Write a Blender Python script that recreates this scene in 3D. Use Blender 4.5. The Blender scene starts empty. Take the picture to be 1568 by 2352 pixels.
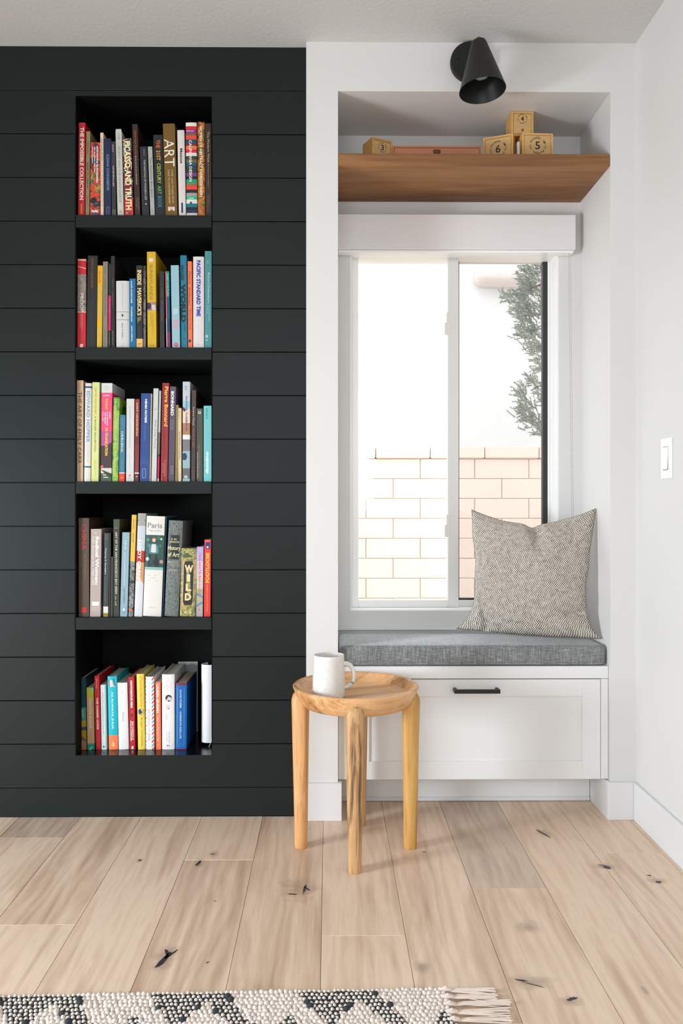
import bpy, bmesh, math, random
from mathutils import Vector, Matrix, noise
PI = math.pi
SC = bpy.context.scene
COL = SC.collection

# ---------------------------------------------------------------- camera
F_PX, HOR, VPX, PPX = 1829.0, 1166.0, 754.0, 769.0      # focal length in pixels of the 1568 x 2352 frame
CAM_H = 0.98
cam = bpy.data.cameras.new('camera'); camo = bpy.data.objects.new('camera', cam); COL.objects.link(camo)
PSI = math.atan((PPX - VPX) / F_PX)
camo.location = (0, 0, CAM_H); camo.rotation_euler = (PI / 2, 0, -PSI)
cam.sensor_fit = 'AUTO'; cam.sensor_width = 36.0
cam.lens = F_PX / 2352 * 36.0
cam.shift_x = (784 - PPX) / 2352.0
cam.shift_y = -(1176 - HOR) / 2352.0
cam.clip_start = 0.05
SC.camera = camo

def W(px, py, Y):
    """world X, Z of a point seen at (px, py) on the vertical plane y = Y"""
    u = (px - PPX) / F_PX
    c, s = math.cos(PSI), math.sin(PSI)
    X = Y * (u * c + s) / (c - u * s)
    Yc = X * s + Y * c
    return X, CAM_H - (py - HOR) * Yc / F_PX

# ---------------------------------------------------------------- world, lights, exposure
world = bpy.data.worlds.new('sky'); SC.world = world; world.use_nodes = True
bg = world.node_tree.nodes['Background']
bg.inputs[0].default_value = (0.93, 0.965, 1.0, 1); bg.inputs[1].default_value = 3.0
SC.view_settings.view_transform = 'Standard'; SC.view_settings.look = 'None'
SC.view_settings.gamma = 1.0; SC.view_settings.use_curve_mapping = False
SC.view_settings.exposure = 0.14
try:
    SC.cycles.max_bounces = 10; SC.cycles.diffuse_bounces = 6; SC.cycles.glossy_bounces = 3
    SC.cycles.transparent_max_bounces = 12
    SC.cycles.sample_clamp_indirect = 6.0
    SC.cycles.use_denoising = True
except Exception: pass

def area(name, loc, rot, sx, sy, power, color):
    l = bpy.data.lights.new(name, 'AREA'); l.shape = 'RECTANGLE'; l.size = sx; l.size_y = sy
    l.energy = power; l.color = color
    o = bpy.data.objects.new(name, l); COL.objects.link(o); o.location = loc; o.rotation_euler = rot
    return o
# daylight through the glass door in the left wall; added fill light behind the camera
area('daylight_door', (-2.68, 0.75, 0.80), (0, -PI / 2 + 0.55, 0), 0.72, 0.70, 102, (0.84, 0.92, 1.0))
area('fill_rear', (-0.4, -2.05, 1.55), (PI / 2 - 0.50, 0, 0), 1.60, 1.10, 28, (0.84, 0.92, 1.0))

# ---------------------------------------------------------------- helpers
def lin(c):
    r = []
    for v in c:
        v = v / 255.0
        r.append(v / 12.92 if v <= 0.04045 else ((v + 0.055) / 1.055) ** 2.4)
    return (r[0], r[1], r[2], 1.0)

def tag(o, label=None, cat=None, group=None, kind=None):
    if label: o['label'] = label
    if cat: o['category'] = cat
    if group: o['group'] = group
    if kind: o['kind'] = kind
    return o

def empty(name, loc=(0, 0, 0), rot=(0, 0, 0), parent=None):
    o = bpy.data.objects.new(name, None); COL.objects.link(o)
    o.location = loc; o.rotation_euler = rot; o.empty_display_size = 0.05
    if parent: o.parent = parent
    return o

class MB:
    def __init__(s): s.bm = bmesh.new()
    def box(s, x0, x1, y0, y1, z0, z1, bev=0.0, seg=1):
        r = bmesh.ops.create_cube(s.bm, size=1.0)
        vs = r['verts']
        for v in vs:
            v.co = Vector(((x0 + x1) / 2 + v.co.x * (x1 - x0), (y0 + y1) / 2 + v.co.y * (y1 - y0), (z0 + z1) / 2 + v.co.z * (z1 - z0)))
        if bev > 0:
            es = list({e for v in vs for e in v.link_edges})
            bmesh.ops.bevel(s.bm, geom=es, offset=bev, segments=seg, affect='EDGES', profile=0.5)
        return s
    def tube(s, pts, rad, n=8, cap=True):
        pts = [Vector(p) for p in pts]
        rs = rad if isinstance(rad, (list, tuple)) else [rad] * len(pts)
        rings = []
        for i, p in enumerate(pts):
            t = (pts[min(i + 1, len(pts) - 1)] - pts[max(i - 1, 0)]).normalized()
            a = Vector((0, 0, 1)) if abs(t.z) < 0.9 else Vector((1, 0, 0))
            u = t.cross(a).normalized(); w = t.cross(u).normalized()
            rings.append([s.bm.verts.new(p + rs[i] * (math.cos(2 * PI * k / n) * u + math.sin(2 * PI * k / n) * w)) for k in range(n)])
        for i in range(len(rings) - 1):
            for k in range(n):
                s.bm.faces.new((rings[i][k], rings[i][(k + 1) % n], rings[i + 1][(k + 1) % n], rings[i + 1][k]))
        if cap:
            s.bm.faces.new(rings[0]); s.bm.faces.new(rings[-1][::-1])
        return s
    def lathe(s, prof, n=48, closed=False):
        rings = []
        for r, z in prof:
            if r < 1e-6: rings.append([s.bm.verts.new((0, 0, z))])
            else: rings.append([s.bm.verts.new((r * math.cos(2 * PI * k / n), r * math.sin(2 * PI * k / n), z)) for k in range(n)])
        for i in range(len(rings) - 1 + (1 if closed else 0)):
            A, B = rings[i], rings[(i + 1) % len(rings)]
            for k in range(n):
                a0, a1 = A[k % len(A)], A[(k + 1) % len(A)]
                b0, b1 = B[k % len(B)], B[(k + 1) % len(B)]
                f = [a0]
                for v in (a1, b1, b0):
                    if v not in f: f.append(v)
                if len(f) > 2:
                    try: s.bm.faces.new(f)
                    except ValueError: pass
        return s
    def build(s, name, mat, parent=None, smooth=False, loc=None, rot=None):
        bmesh.ops.recalc_face_normals(s.bm, faces=s.bm.faces)
        me = bpy.data.meshes.new(name); s.bm.to_mesh(me); s.bm.free()
        if mat: me.materials.append(mat)
        if smooth:
            for p in me.polygons: p.use_smooth = True
            try: me.set_sharp_from_angle(angle=math.radians(35))
            except Exception: pass
        o = bpy.data.objects.new(name, me); COL.objects.link(o)
        if parent: o.parent = parent
        if loc: o.location = loc
        if rot: o.rotation_euler = rot
        return o

def raw(name, verts, faces, mat, parent=None, smooth=False):
    me = bpy.data.meshes.new(name); me.from_pydata(verts, [], faces); me.update()
    if mat: me.materials.append(mat)
    if smooth:
        for p in me.polygons: p.use_smooth = True
    o = bpy.data.objects.new(name, me); COL.objects.link(o)
    if parent: o.parent = parent
    return o

# ---------------------------------------------------------------- materials
MATS = {}
class NT:
    def __init__(s, name, rough=0.5, spec=0.5, metal=0.0):
        s.m = bpy.data.materials.new(name); s.m.use_nodes = True; s.t = s.m.node_tree
        s.b = s.t.nodes['Principled BSDF']
        s.b.inputs['Roughness'].default_value = rough; s.b.inputs['Metallic'].default_value = metal
        s.b.inputs['Specular IOR Level'].default_value = spec
    def n(s, typ, **kw):
        n = s.t.nodes.new(typ)
        for k, v in kw.items(): setattr(n, k, v)
        return n
    def l(s, a, b): s.t.links.new(a, b)
    def coord(s, out='Object', scale=(1, 1, 1), rot=(0, 0, 0)):
        c = s.n('ShaderNodeTexCoord'); m = s.n('ShaderNodeMapping')
        m.inputs['Scale'].default_value = scale; m.inputs['Rotation'].default_value = rot
        s.l(c.outputs[out], m.inputs[0]); return m.outputs[0]
    def noise(s, vec, scale=5, detail=3, rough=0.5, dist=0.0):
        n = s.n('ShaderNodeTexNoise'); n.inputs['Scale'].default_value = scale
        n.inputs['Detail'].default_value = detail; n.inputs['Roughness'].default_value = rough
        n.inputs['Distortion'].default_value = dist
        s.l(vec, n.inputs['Vector']); return n.outputs['Fac']
    def ramp(s, fac, stops, interp='LINEAR'):
        r = s.n('ShaderNodeValToRGB'); cr = r.color_ramp; cr.interpolation = interp
        while len(cr.elements) > 1: cr.elements.remove(cr.elements[-1])
        cr.elements[0].position = stops[0][0]; cr.elements[0].color = stops[0][1]
        for p, c in stops[1:]:
            e = cr.elements.new(p); e.color = c
        s.l(fac, r.inputs[0]); return r.outputs[0]
    def math(s, op, a, b=None, clamp=False):
        m = s.n('ShaderNodeMath', operation=op); m.use_clamp = clamp
        for i, v in enumerate((a, b)):
            if v is None: continue
            if isinstance(v, (int, float)): m.inputs[i].default_value = v
            else: s.l(v, m.inputs[i])
        return m.outputs[0]
    def mix(s, fac, a, b, mode='MIX'):
        m = s.n('ShaderNodeMix', data_type='RGBA', blend_type=mode)
        for sock, v in ((m.inputs[0], fac), (m.inputs[6], a), (m.inputs[7], b)):
            if isinstance(v, (int, float, tuple)): sock.default_value = v
            else: s.l(v, sock)
        return m.outputs[2]
    def bump(s, h, strength=0.2, dist=0.001):
        b = s.n('ShaderNodeBump'); b.inputs['Strength'].default_value = strength; b.inputs['Distance'].default_value = dist
        s.l(h, b.inputs['Height']); s.l(b.outputs[0], s.b.inputs['Normal'])
    def color(s, v):
        if isinstance(v, tuple): s.b.inputs['Base Color'].default_value = v
        else: s.l(v, s.b.inputs['Base Color'])

def plain(name, rgb, rough=0.5, spec=0.5, metal=0.0, k=1.0, var=0.06):
    key = (name, rgb, rough, metal, k)
    if key in MATS: return MATS[key]
    t = NT(name, rough, spec, metal); c = lin(rgb); c = (min(c[0] * k, .92), min(c[1] * k, .92), min(c[2] * k, .92), 1)
    f = t.noise(t.coord(), 60, 3)
    d = tuple(v * (1 - 2 * var) for v in c[:3]) + (1,)
    t.color(t.mix(f, c, d)); MATS[key] = t.m
    return t.m

def m_paint(name, rgb, rough, bump, scale, dist=0.001, spec=0.5):
    t = NT(name, rough, spec); c = lin(rgb)
    v = t.coord()
    f = t.noise(v, 3, 2); t.color(t.mix(f, c, tuple(x * .96 for x in c[:3]) + (1,)))
    if bump: t.bump(t.noise(v, scale, 3, .55), bump, dist)
    return t.m
M_WHITE = m_paint('white_wall_paint', (219, 218, 216), .55, .12, 140, .0006)
M_CEIL = m_paint('ceiling_knockdown_paint', (202, 201, 199), .75, .45, 75, .003)
M_FAR = m_paint('greige_far_wall', (128, 126, 122), .7, .05, 90)
M_TRIM = m_paint('white_semigloss_trim', (223, 223, 223), .35, .04, 90)
M_CAB = m_paint('white_cabinet_paint', (228, 228, 227), .38, .03, 90)
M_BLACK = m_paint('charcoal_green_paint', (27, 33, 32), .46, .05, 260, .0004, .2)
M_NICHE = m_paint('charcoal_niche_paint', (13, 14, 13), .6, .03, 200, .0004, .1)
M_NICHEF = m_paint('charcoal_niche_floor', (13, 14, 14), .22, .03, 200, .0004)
M_VALANCE = m_paint('valance_fabric_white', (228, 225, 225), .75, .1, 500, .0003)
M_VINYL = m_paint('white_vinyl', (243, 243, 242), .3, 0, 1)
M_DARK = m_paint('dark_gasket', (38, 36, 34), .5, 0, 1)
M_METAL_BLACK = m_paint('matte_black_metal', (16, 17, 15), .45, .03, 400)
M_STUCCO = m_paint('exterior_stucco', (236, 236, 234), .9, .5, 30, .006)
M_BRASS = plain('aged_brass', (190, 140, 60), .3, metal=1.0)

def m_wood(name, stops, axis=0, ring=1.0, rough=.5, rnd=True, fine=1.0, bump=.1):
    """grain runs along `axis`; random offset per object"""
    t = NT(name, rough)
    sc = [9.0, 9.0, 9.0]; sc[axis] = 0.9
    tc = t.n('ShaderNodeTexCoord'); oi = t.n('ShaderNodeObjectInfo')
    add = t.n('ShaderNodeVectorMath', operation='MULTIPLY_ADD')
    cb = t.n('ShaderNodeCombineXYZ')
    for i in range(3): t.l(oi.outputs['Random'], cb.inputs[i])
    t.l(cb.outputs[0], add.inputs[0]); add.inputs[1].default_value = (17, 31, 23); t.l(tc.outputs['Object'], add.inputs[2])
    mp = t.n('ShaderNodeMapping'); mp.inputs['Scale'].default_value = sc; t.l(add.outputs[0], mp.inputs[0])
    a = t.noise(mp.outputs[0], 1.2 * ring, 4, .6, 1.2)
    sc2 = [110.0 * fine] * 3; sc2[axis] = 3.0
    mp2 = t.n('ShaderNodeMapping'); mp2.inputs['Scale'].default_value = sc2; t.l(add.outputs[0], mp2.inputs[0])
    b = t.noise(mp2.outputs[0], 1.0, 3, .6, .3)
    f = t.math('ADD', t.math('MULTIPLY', a, .72), t.math('MULTIPLY', b, .28))
    if rnd: f = t.math('ADD', f, t.math('MULTIPLY', t.math('SUBTRACT', oi.outputs['Random'], .5), .13))
    t.color(t.ramp(f, [(p, lin(c)) for p, c in stops])); t.bump(b, bump, .0006)
    return t
M_SHELF = m_wood('walnut_shelf_wood', [(.3, (92, 57, 30)), (.45, (124, 82, 46)), (.6, (152, 106, 62)), (.75, (108, 69, 38))], 0, 1.0, .55, False).m
M_TRAY = m_wood('acacia_tray_wood', [(.3, (120, 78, 42)), (.42, (196, 142, 88)), (.55, (226, 178, 128)), (.66, (212, 156, 98)), (.78, (150, 98, 52))], 0, .8, .38).m
M_BOXWOOD = m_wood('pale_maple_box', [(.3, (196, 146, 82)), (.6, (222, 174, 104)), (.8, (206, 156, 92))], 0, 1.2, .5).m
M_BOXLID = m_wood('pale_maple_lid', [(.3, (188, 150, 98)), (.6, (210, 170, 112)), (.8, (196, 152, 98))], 0, 1.2, .5).m
M_BOXRED = m_wood('reddish_cedar_box', [(.3, (176, 112, 80)), (.6, (200, 132, 96)), (.8, (186, 120, 86))], 0, 1.2, .5).m
def leg_mat(name, stops): return m_wood(name, stops, 2, 3.2, .5, True, 2.2, .3).m
M_LEGA = leg_mat('acacia_leg_light', [(.3, (190, 130, 78)), (.5, (226, 172, 116)), (.7, (210, 150, 88))])
M_LEGB = leg_mat('acacia_leg_figured', [(.38, (104, 80, 56)), (.45, (160, 122, 82)), (.52, (202, 160, 114)), (.6, (190, 148, 88)), (.68, (134, 102, 68))])
M_LEGC = leg_mat('acacia_leg_golden', [(.34, (132, 96, 52)), (.45, (196, 148, 78)), (.62, (212, 166, 96)), (.75, (164, 120, 66))])

# ================================================================ the room
YB, YW, YR, YT = 2.53, 2.50, 2.80, 2.66        # black wall face, white wall face, recess back, toe kick
XP, XL, XR, XC = -0.0697, 0.030, 0.887, 0.968    # black/white border, recess left, recess right, corner
ZC = 2.442; XLEFT = -2.60; YREAR = -2.0; ZTOP = 2.288

# ---- floor: slab plus separate oak planks
floor = MB().box(XLEFT, XC + .1, YREAR, 2.9, -.05, -.0165).build('floor', plain('dark_subfloor', (158, 118, 80), .8))
tag(floor, kind='structure')

def floor_px(px, py):
    Yc = F_PX * CAM_H / (py - HOR); c, s = math.cos(PSI), math.sin(PSI)
    Xc = (px - PPX) / F_PX * Yc
    return Xc * c + Yc * s, Yc * c - Xc * s
HALO = [(378, 2200, .035, .060), (690, 2040, .060, .075), (457, 1984, .018, .035), (321, 1977, .012, .02), (488, 1962, .02, .03),
        (1247, 1913, .025, .03), (1385, 1990, .045, .022), (1212, 2128, .035, .035), (1218, 2256, .055, .03), (1510, 2023, .03, .025),
        (968, 2222, .02, .03), (1482, 2277, .008, .02), (1310, 2300, .03, .02)]
def floor_material(cols, name='pale_oak_planks'):
    t = NT(name, .38, .45)
    tc = t.n('ShaderNodeTexCoord'); oi = t.n('ShaderNodeObjectInfo')
    cb = t.n('ShaderNodeCombineXYZ'); t.l(oi.outputs['Random'], cb.inputs[0]); t.l(oi.outputs['Random'], cb.inputs[1])
    add = t.n('ShaderNodeVectorMath', operation='MULTIPLY_ADD'); t.l(cb.outputs[0], add.inputs[0])
    add.inputs[1].default_value = (40, 70, 0); t.l(tc.outputs['Object'], add.inputs[2])
    m1 = t.n('ShaderNodeMapping'); m1.inputs['Scale'].default_value = (5.5, .75, 1); t.l(add.outputs[0], m1.inputs[0])
    g1 = t.noise(m1.outputs[0], 1.6, 5, .55, 1.6)
    m2 = t.n('ShaderNodeMapping'); m2.inputs['Scale'].default_value = (170, 7, 1); t.l(add.outputs[0], m2.inputs[0])
    g2 = t.noise(m2.outputs[0], 1.0, 3, .6, .4)
    wv = t.n('ShaderNodeTexWave', wave_type='BANDS', bands_direction='X'); wv.inputs['Scale'].default_value = 3.5
    wv.inputs['Distortion'].default_value = 9; wv.inputs['Detail'].default_value = 3; wv.inputs['Detail Scale'].default_value = 1.2
    m3 = t.n('ShaderNodeMapping'); m3.inputs['Scale'].default_value = (3.0, .55, 1); t.l(add.outputs[0], m3.inputs[0]); t.l(m3.outputs[0], wv.inputs['Vector'])
    f = t.math('ADD', t.math('MULTIPLY', g1, .74), t.math('MULTIPLY', g2, .18))
    f = t.math('ADD', f, t.math('MULTIPLY', wv.outputs[0], .08))
    f = t.math('ADD', f, t.math('MULTIPLY', t.math('SUBTRACT', oi.outputs['Random'], .5), .16))
    col = t.ramp(f, [(p_, lin(c_)) for p_, c_ in zip((.28, .42, .56, .75), cols)])
    # knots: brownish grey halos at fixed places on the floor
    geo = t.n('ShaderNodeNewGeometry')
    nz = t.noise(geo.outputs['Position'], 28, 3, .6)
    best = None
    for px, py, rx, ry in HALO:
        x, y = floor_px(px, py)
        s1 = t.n('ShaderNodeVectorMath', operation='SUBTRACT'); t.l(geo.outputs['Position'], s1.inputs[0]); s1.inputs[1].default_value = (x, y, 0)
        s2 = t.n('ShaderNodeVectorMath', operation='MULTIPLY'); t.l(s1.outputs[0], s2.inputs[0]); s2.inputs[1].default_value = (1 / rx, 1 / ry, 0)
        ln = t.n('ShaderNodeVectorMath', operation='LENGTH'); t.l(s2.outputs[0], ln.inputs[0])
        best = ln.outputs['Value'] if best is None else t.math('MINIMUM', best, ln.outputs['Value'])
    d = t.math('ADD', best, t.math('MULTIPLY', t.math('SUBTRACT', nz, .5), 1.6))
    halo = t.ramp(d, [(.0, (.75, .75, .75, 1)), (.35, (.5, .5, .5, 1)), (1.0, (0, 0, 0, 1))])
    col = t.mix(halo, col, lin((148, 126, 106)))
    t.color(col); t.bump(g2, .12, .0006)
    return t.m
M_FLOOR = floor_material([(186, 157, 132), (209, 182, 157), (226, 202, 178), (208, 179, 153)])
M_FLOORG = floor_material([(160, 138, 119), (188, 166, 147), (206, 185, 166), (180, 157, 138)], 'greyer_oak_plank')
M_KNOT = plain('knot_filler', (44, 44, 52), .5)
PX = [-.0160 + .1925 * k for k in range(-14, 6)]
JOINTS = {-5: 2.372, -4: 1.877, -2: 2.217, 0: 1.823, 2: 2.047, 4: 2.252}
rng = random.Random(5)
planks = []
for i in range(len(PX)):
    k = i - 14
    x0 = max(PX[i], XLEFT + .002); x1 = (PX[i + 1] if i + 1 < len(PX) else XC - .001)
    if x1 <= x0 + .004: continue
    yend = 2.66 if k >= 0 and k <= 4 else (YB if k < 0 else YW)
    cuts = [yend]
    j = JOINTS.get(k)
    y = j if j else (yend - rng.uniform(1.1, 1.7))
    while y > YREAR + .25:
        cuts.append(y); y -= rng.uniform(1.5, 1.9)
    cuts.append(YREAR)
    for a, b in zip(cuts[:-1], cuts[1:]):
        dz = rng.uniform(-.0003, .0)
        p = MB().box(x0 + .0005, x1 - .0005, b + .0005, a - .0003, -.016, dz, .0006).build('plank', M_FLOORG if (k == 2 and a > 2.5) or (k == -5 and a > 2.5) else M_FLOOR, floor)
        planks.append((x0, x1, b, a, p))
def plank_at(x, y):
    for x0, x1, b, a, p in planks:
        if x0 <= x <= x1 and b <= y <= a: return p
    return floor
def knot(px, py, L, wd, ang, seed=0):
    r = random.Random(seed); x, y = floor_px(px, py); n = 14; vs = []
    ca, sa = math.cos(ang), math.sin(ang)
    for i in range(n):
        th = 2 * PI * i / n; q = r.uniform(.65, 1.25)
        a = L / 2 * math.cos(th) * q; b = wd / 2 * math.sin(th) * q
        vs.append((x + a * ca - b * sa, y + a * sa + b * ca, .0004))
    raw('knot', vs, [tuple(range(n))], M_KNOT, plank_at(x, y))
for i, (a, b, L, wd, an) in enumerate([(374, 2206, .062, .012, 1.25), (383, 2188, .030, .008, 1.9), (391, 2193, .040, .007, 1.0), (699, 2042, .055, .006, 1.45),
        (703, 2040, .03, .006, 2.2), (671, 2054, .026, .005, -.15), (455, 1983, .032, .008, 1.3), (487, 1962, .014, .005, .2), (321, 1976, .010, .008, 0),
        (1248, 1915, .075, .006, -1.15), (1394, 1993, .022, .014, -.3), (1386, 1988, .035, .004, -.4), (1512, 2026, .016, .012, 0), (1490, 2011, .012, .008, -.6),
        (1197, 2252, .028, .006, -.3), (1314, 2294, .024, .009, .35), (1225, 2262, .05, .003, -.45), (476, 2211, .010, .003, 1.0), (494, 2070, .006, .004, 0), (974, 1957, .012, .005, 0)]):
    knot(a, b, L, wd, an, i)

# ---- ceiling
tag(MB().box(XLEFT - .1, XC + .1, YREAR - .1, 2.96, ZC, ZC + .1).build('ceiling', M_CEIL), kind='structure')

# ---- black wall with its niche
NXL, NXR, NZB, NZT, ND = W(173, 1000, YB)[0], W(487, 1000, YB)[0], .194, ZTOP - .003, .30
wb = MB()
PT = .012
y0, y1 = YB + PT, 2.90
wb.box(XLEFT, NXL, y0, y1, 0, ZC).box(NXR, XP, y0, y1, 0, ZC).box(NXL, NXR, y0, y1, 0, NZB).box(NXL, NXR, y0, y1, NZT, ZC)
wall_back = tag(wb.build('wall_back', M_BLACK), kind='structure')
z = .093; edges = [0.0, z]
while z + .1382 < ZC - .02: z += .1382; edges.append(z)
edges.append(ZC)
for a, b in zip(edges[:-1], edges[1:]):
    top = b - .0022 if b < ZC else b
    def seg(x0, x1, za, zb):
        if zb - za < .004: return
        MB().box(x0, x1, YB, YB + PT, za, zb, .0012).build('plank', M_BLACK, wall_back)
    def notched(pts):
        n_ = len(pts); m = MB(); vs = [m.bm.verts.new((x, YB, z_)) for x, z_ in pts] + [m.bm.verts.new((x, YB + PT, z_)) for x, z_ in pts]
        m.bm.faces.new(vs[:n_]); m.bm.faces.new(vs[n_:][::-1])
        for i in range(n_): m.bm.faces.new((vs[i], vs[(i + 1) % n_], vs[n_ + (i + 1) % n_], vs[n_ + i]))
        m.build('plank', M_BLACK, wall_back)
    if b <= NZB or a >= NZT: seg(XLEFT, XP, a, top)
    else:
        if a < NZB:
            # board notched around the foot of the niche
            notched([(XLEFT, a), (XP, a), (XP, top), (NXR, top), (NXR, NZB), (NXL, NZB), (NXL, top), (XLEFT, top)])
        elif b > NZT:
            notched([(XLEFT, a), (NXL, a), (NXL, NZT), (NXR, NZT), (NXR, a), (XP, a), (XP, top), (XLEFT, top)])
        else:
            seg(XLEFT, NXL - .0006, a, top); seg(NXR + .0006, XP, a, top)
# niche lining: back and sides, and four fixed shelves
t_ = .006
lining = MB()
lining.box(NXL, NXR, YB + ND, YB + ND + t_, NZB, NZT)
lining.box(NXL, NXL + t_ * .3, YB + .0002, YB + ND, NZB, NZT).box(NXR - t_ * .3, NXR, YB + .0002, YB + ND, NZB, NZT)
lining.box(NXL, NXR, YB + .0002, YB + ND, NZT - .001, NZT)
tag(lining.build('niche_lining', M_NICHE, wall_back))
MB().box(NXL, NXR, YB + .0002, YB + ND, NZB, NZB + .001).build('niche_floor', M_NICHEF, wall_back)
SHELF_Z = [1.907, 1.488, 1.063, .632, NZB + .001]
for zt in SHELF_Z[:4]:
    MB().box(NXL + .002, NXR - .002, YB - .0015, YB + ND, zt - .039, zt, .001).build('niche_shelf', M_BLACK, wall_back)

# ---- white wall with the window recess
wx0, wx1, wz0, wz1 = W(804, 1000, YR)[0], W(1283, 1000, YR)[0], W(1000, 1403, YR)[1], W(1000, 577, YR)[1]
Y2 = 2.93
ww = MB()
ww.box(XP, XL, YW, Y2, 0, ZC).box(XL, XR, YW, Y2, ZTOP, ZC).box(XR, XC, YW, Y2, 0, ZC)
ww.box(XL, wx0, YR, Y2, 0, ZTOP).box(wx1, XR, YR, Y2, 0, ZTOP)
ww.box(wx0, wx1, YR, Y2, 0, wz0).box(wx0, wx1, YR, Y2, wz1, ZTOP)
tag(ww.build('wall_alcove', M_WHITE), kind='structure')
MB2 = MB().box(XC, XC + .1, YREAR - .1, 2.96, 0, ZC)
tag(MB2.build('wall_right', M_WHITE), kind='structure')
wl = MB(); dy0, dy1, dz1 = .10, 1.40, 1.40
wl.box(XLEFT - .1, XLEFT, YREAR, dy0, 0, ZC).box(XLEFT - .1, XLEFT, dy1, 2.96, 0, ZC).box(XLEFT - .1, XLEFT, dy0, dy1, dz1, ZC).box(XLEFT - .1, XLEFT, dy0, dy1, 0, .04)
tag(wl.build('wall_left', M_FAR), kind='structure')
wr = MB(); rx0, rx1, rz0, rz1 = -1.25, .45, .95, 2.15
wr.box(XLEFT, rx0, YREAR - .1, YREAR, 0, ZC).box(rx1, XC, YREAR - .1, YREAR, 0, ZC).box(rx0, rx1, YREAR - .1, YREAR, 0, rz0).box(rx0, rx1, YREAR - .1, YREAR, rz1, ZC)
tag(wr.build('wall_rear', M_FAR), kind='structure')

# ---- baseboards and trims
BH = .118; BT = .012
def base(name, x0, x1, y0, y1, z0=0, z1=BH):
    return tag(MB().box(x0, x1, y0, y1, z0, z1, .0015).build(name, M_TRIM), kind='structure')
base('baseboard_left_pier', XP - .001, XL + BT, YW - BT, YW)
base('baseboard_pier_return', XL, XL + BT, YW + .0005, YT)
base('baseboard_right_pier', XR - BT, XC - BT, YW - BT, YW)
base('baseboard_recess_return', XR - BT, XR, YW + .0005, YT)
base('baseboard_right', XC - BT, XC, YREAR, YW)
base('trim_1', XL, XR, YR - .016, YR, W(1000, 1446, YR)[1], W(1000, 1438, YR)[1])

# ---- window: vinyl slider
win = tag(empty('window_1', ((wx0 + wx1) / 2, YR, wz0)), kind='structure')
def wp(name, mat, boxes, bev=.002, parent=None):
    m = MB()
    for b in boxes: m.box(*b, bev)
    o = m.build(name, mat)
    p = parent or win
    o.parent = p; o.matrix_parent_inverse = Matrix.Translation(p.location).inverted() if p == win else Matrix.Identity(4)
    return o
YF = 2.862
def frame_boxes(x0, x1, z0, z1, t, ya, yb):
    tl, tr, tb, tt = t
    return [(x0, x0 + tl, ya, yb, z0, z1), (x1 - tr, x1, ya, yb, z0, z1), (x0 + tl, x1 - tr, ya, yb, z0, z0 + tb), (x0 + tl, x1 - tr, ya, yb, z1 - tt, z1)]
zb_, zt_ = W(1000, 1400, YF)[1], wz1
wp('window_frame', M_VINYL, frame_boxes(wx0, wx1, wz0, wz1, (.006, .006, .004, .006), YR + .004, Y2 - .002), 0)
xs0, xs1 = wx0 + .006, W(1053, 1000, YF)[0]
zg0, zg1 = W(1000, 1378, YF)[1], W(1000, 580, YF)[1]
# inner sliding sash on the left, with the meeting stile
wp('sash', M_VINYL, frame_boxes(xs0, xs1, wz0 + .004, wz1 - .004, (W(823, 0, YF)[0] - xs0, xs1 - W(1028, 0, YF)[0], zg0 - wz0 - .004, wz1 - .004 - zg1), YF, YF + .026), .0025)
# outer fixed sash on the right with its dark screen frame
xr1 = W(1270, 0, YF + .03)[0]
wp('sash', M_VINYL, frame_boxes(xs1 - .012, wx1 - .006, wz0 + .004, wz1 - .004, (.012, wx1 - .006 - W(1258, 0, YF + .03)[0], zg0 - wz0 - .008, wz1 - .004 - zg1 - .001), YF + .028, YF + .05), .002)
gx0, gx1 = xs1 - .0, W(1258, 0, YF + .03)[0]
sg = wp('screen_frame', M_DARK, frame_boxes(gx0 - .004, gx1 + .001, zg0 - .006, zg1 + .001, (.012, .018, .008, .010), YF + .036, YF + .060), .001)
sg['label'] = 'dark grey screen frame around the right pane'
def m_glass(name, tint, gl=.05):
    m = bpy.data.materials.new(name); m.use_nodes = True; t = m.node_tree; t.nodes.clear()
    o = t.nodes.new('ShaderNodeOutputMaterial'); tr = t.nodes.new('ShaderNodeBsdfTransparent'); g = t.nodes.new('ShaderNodeBsdfGlossy')
    mx = t.nodes.new('ShaderNodeMixShader'); tr.inputs[0].default_value = tint; g.inputs['Roughness'].default_value = .02
    mx.inputs[0].default_value = gl; t.links.new(tr.outputs[0], mx.inputs[1]); t.links.new(g.outputs[0], mx.inputs[2]); t.links.new(mx.outputs[0], o.inputs[0])
    return m
wp('pane', m_glass('clear_window_glass', (.97, .98, .975, 1)), [(W(823, 0, YF)[0] - .003, W(1028, 0, YF)[0] + .003, YF + .011, YF + .015, zg0 - .003, zg1 + .003)], 0)
wp('pane', m_glass('window_glass_screened', (.80, .80, .80, 1)), [(gx0 + .004, gx1 - .012, YF + .044, YF + .048, zg0 - .002, zg1 - .004)], 0)
for py0, py1 in ((719, 770), (1182, 1233)):
    xa, za = W(1028, py0, YF)[0], W(1028, py0, YF)[1]; zb2 = W(1028, py1, YF)[1]
    wp('latch', M_VINYL, [(xa - .006, xa + .006, YF - .010, YF, zb2, za), (xa - .013, xa - .005, YF - .014, YF - .004, zb2, (za + zb2) / 2 + .004)], .0015)

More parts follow.
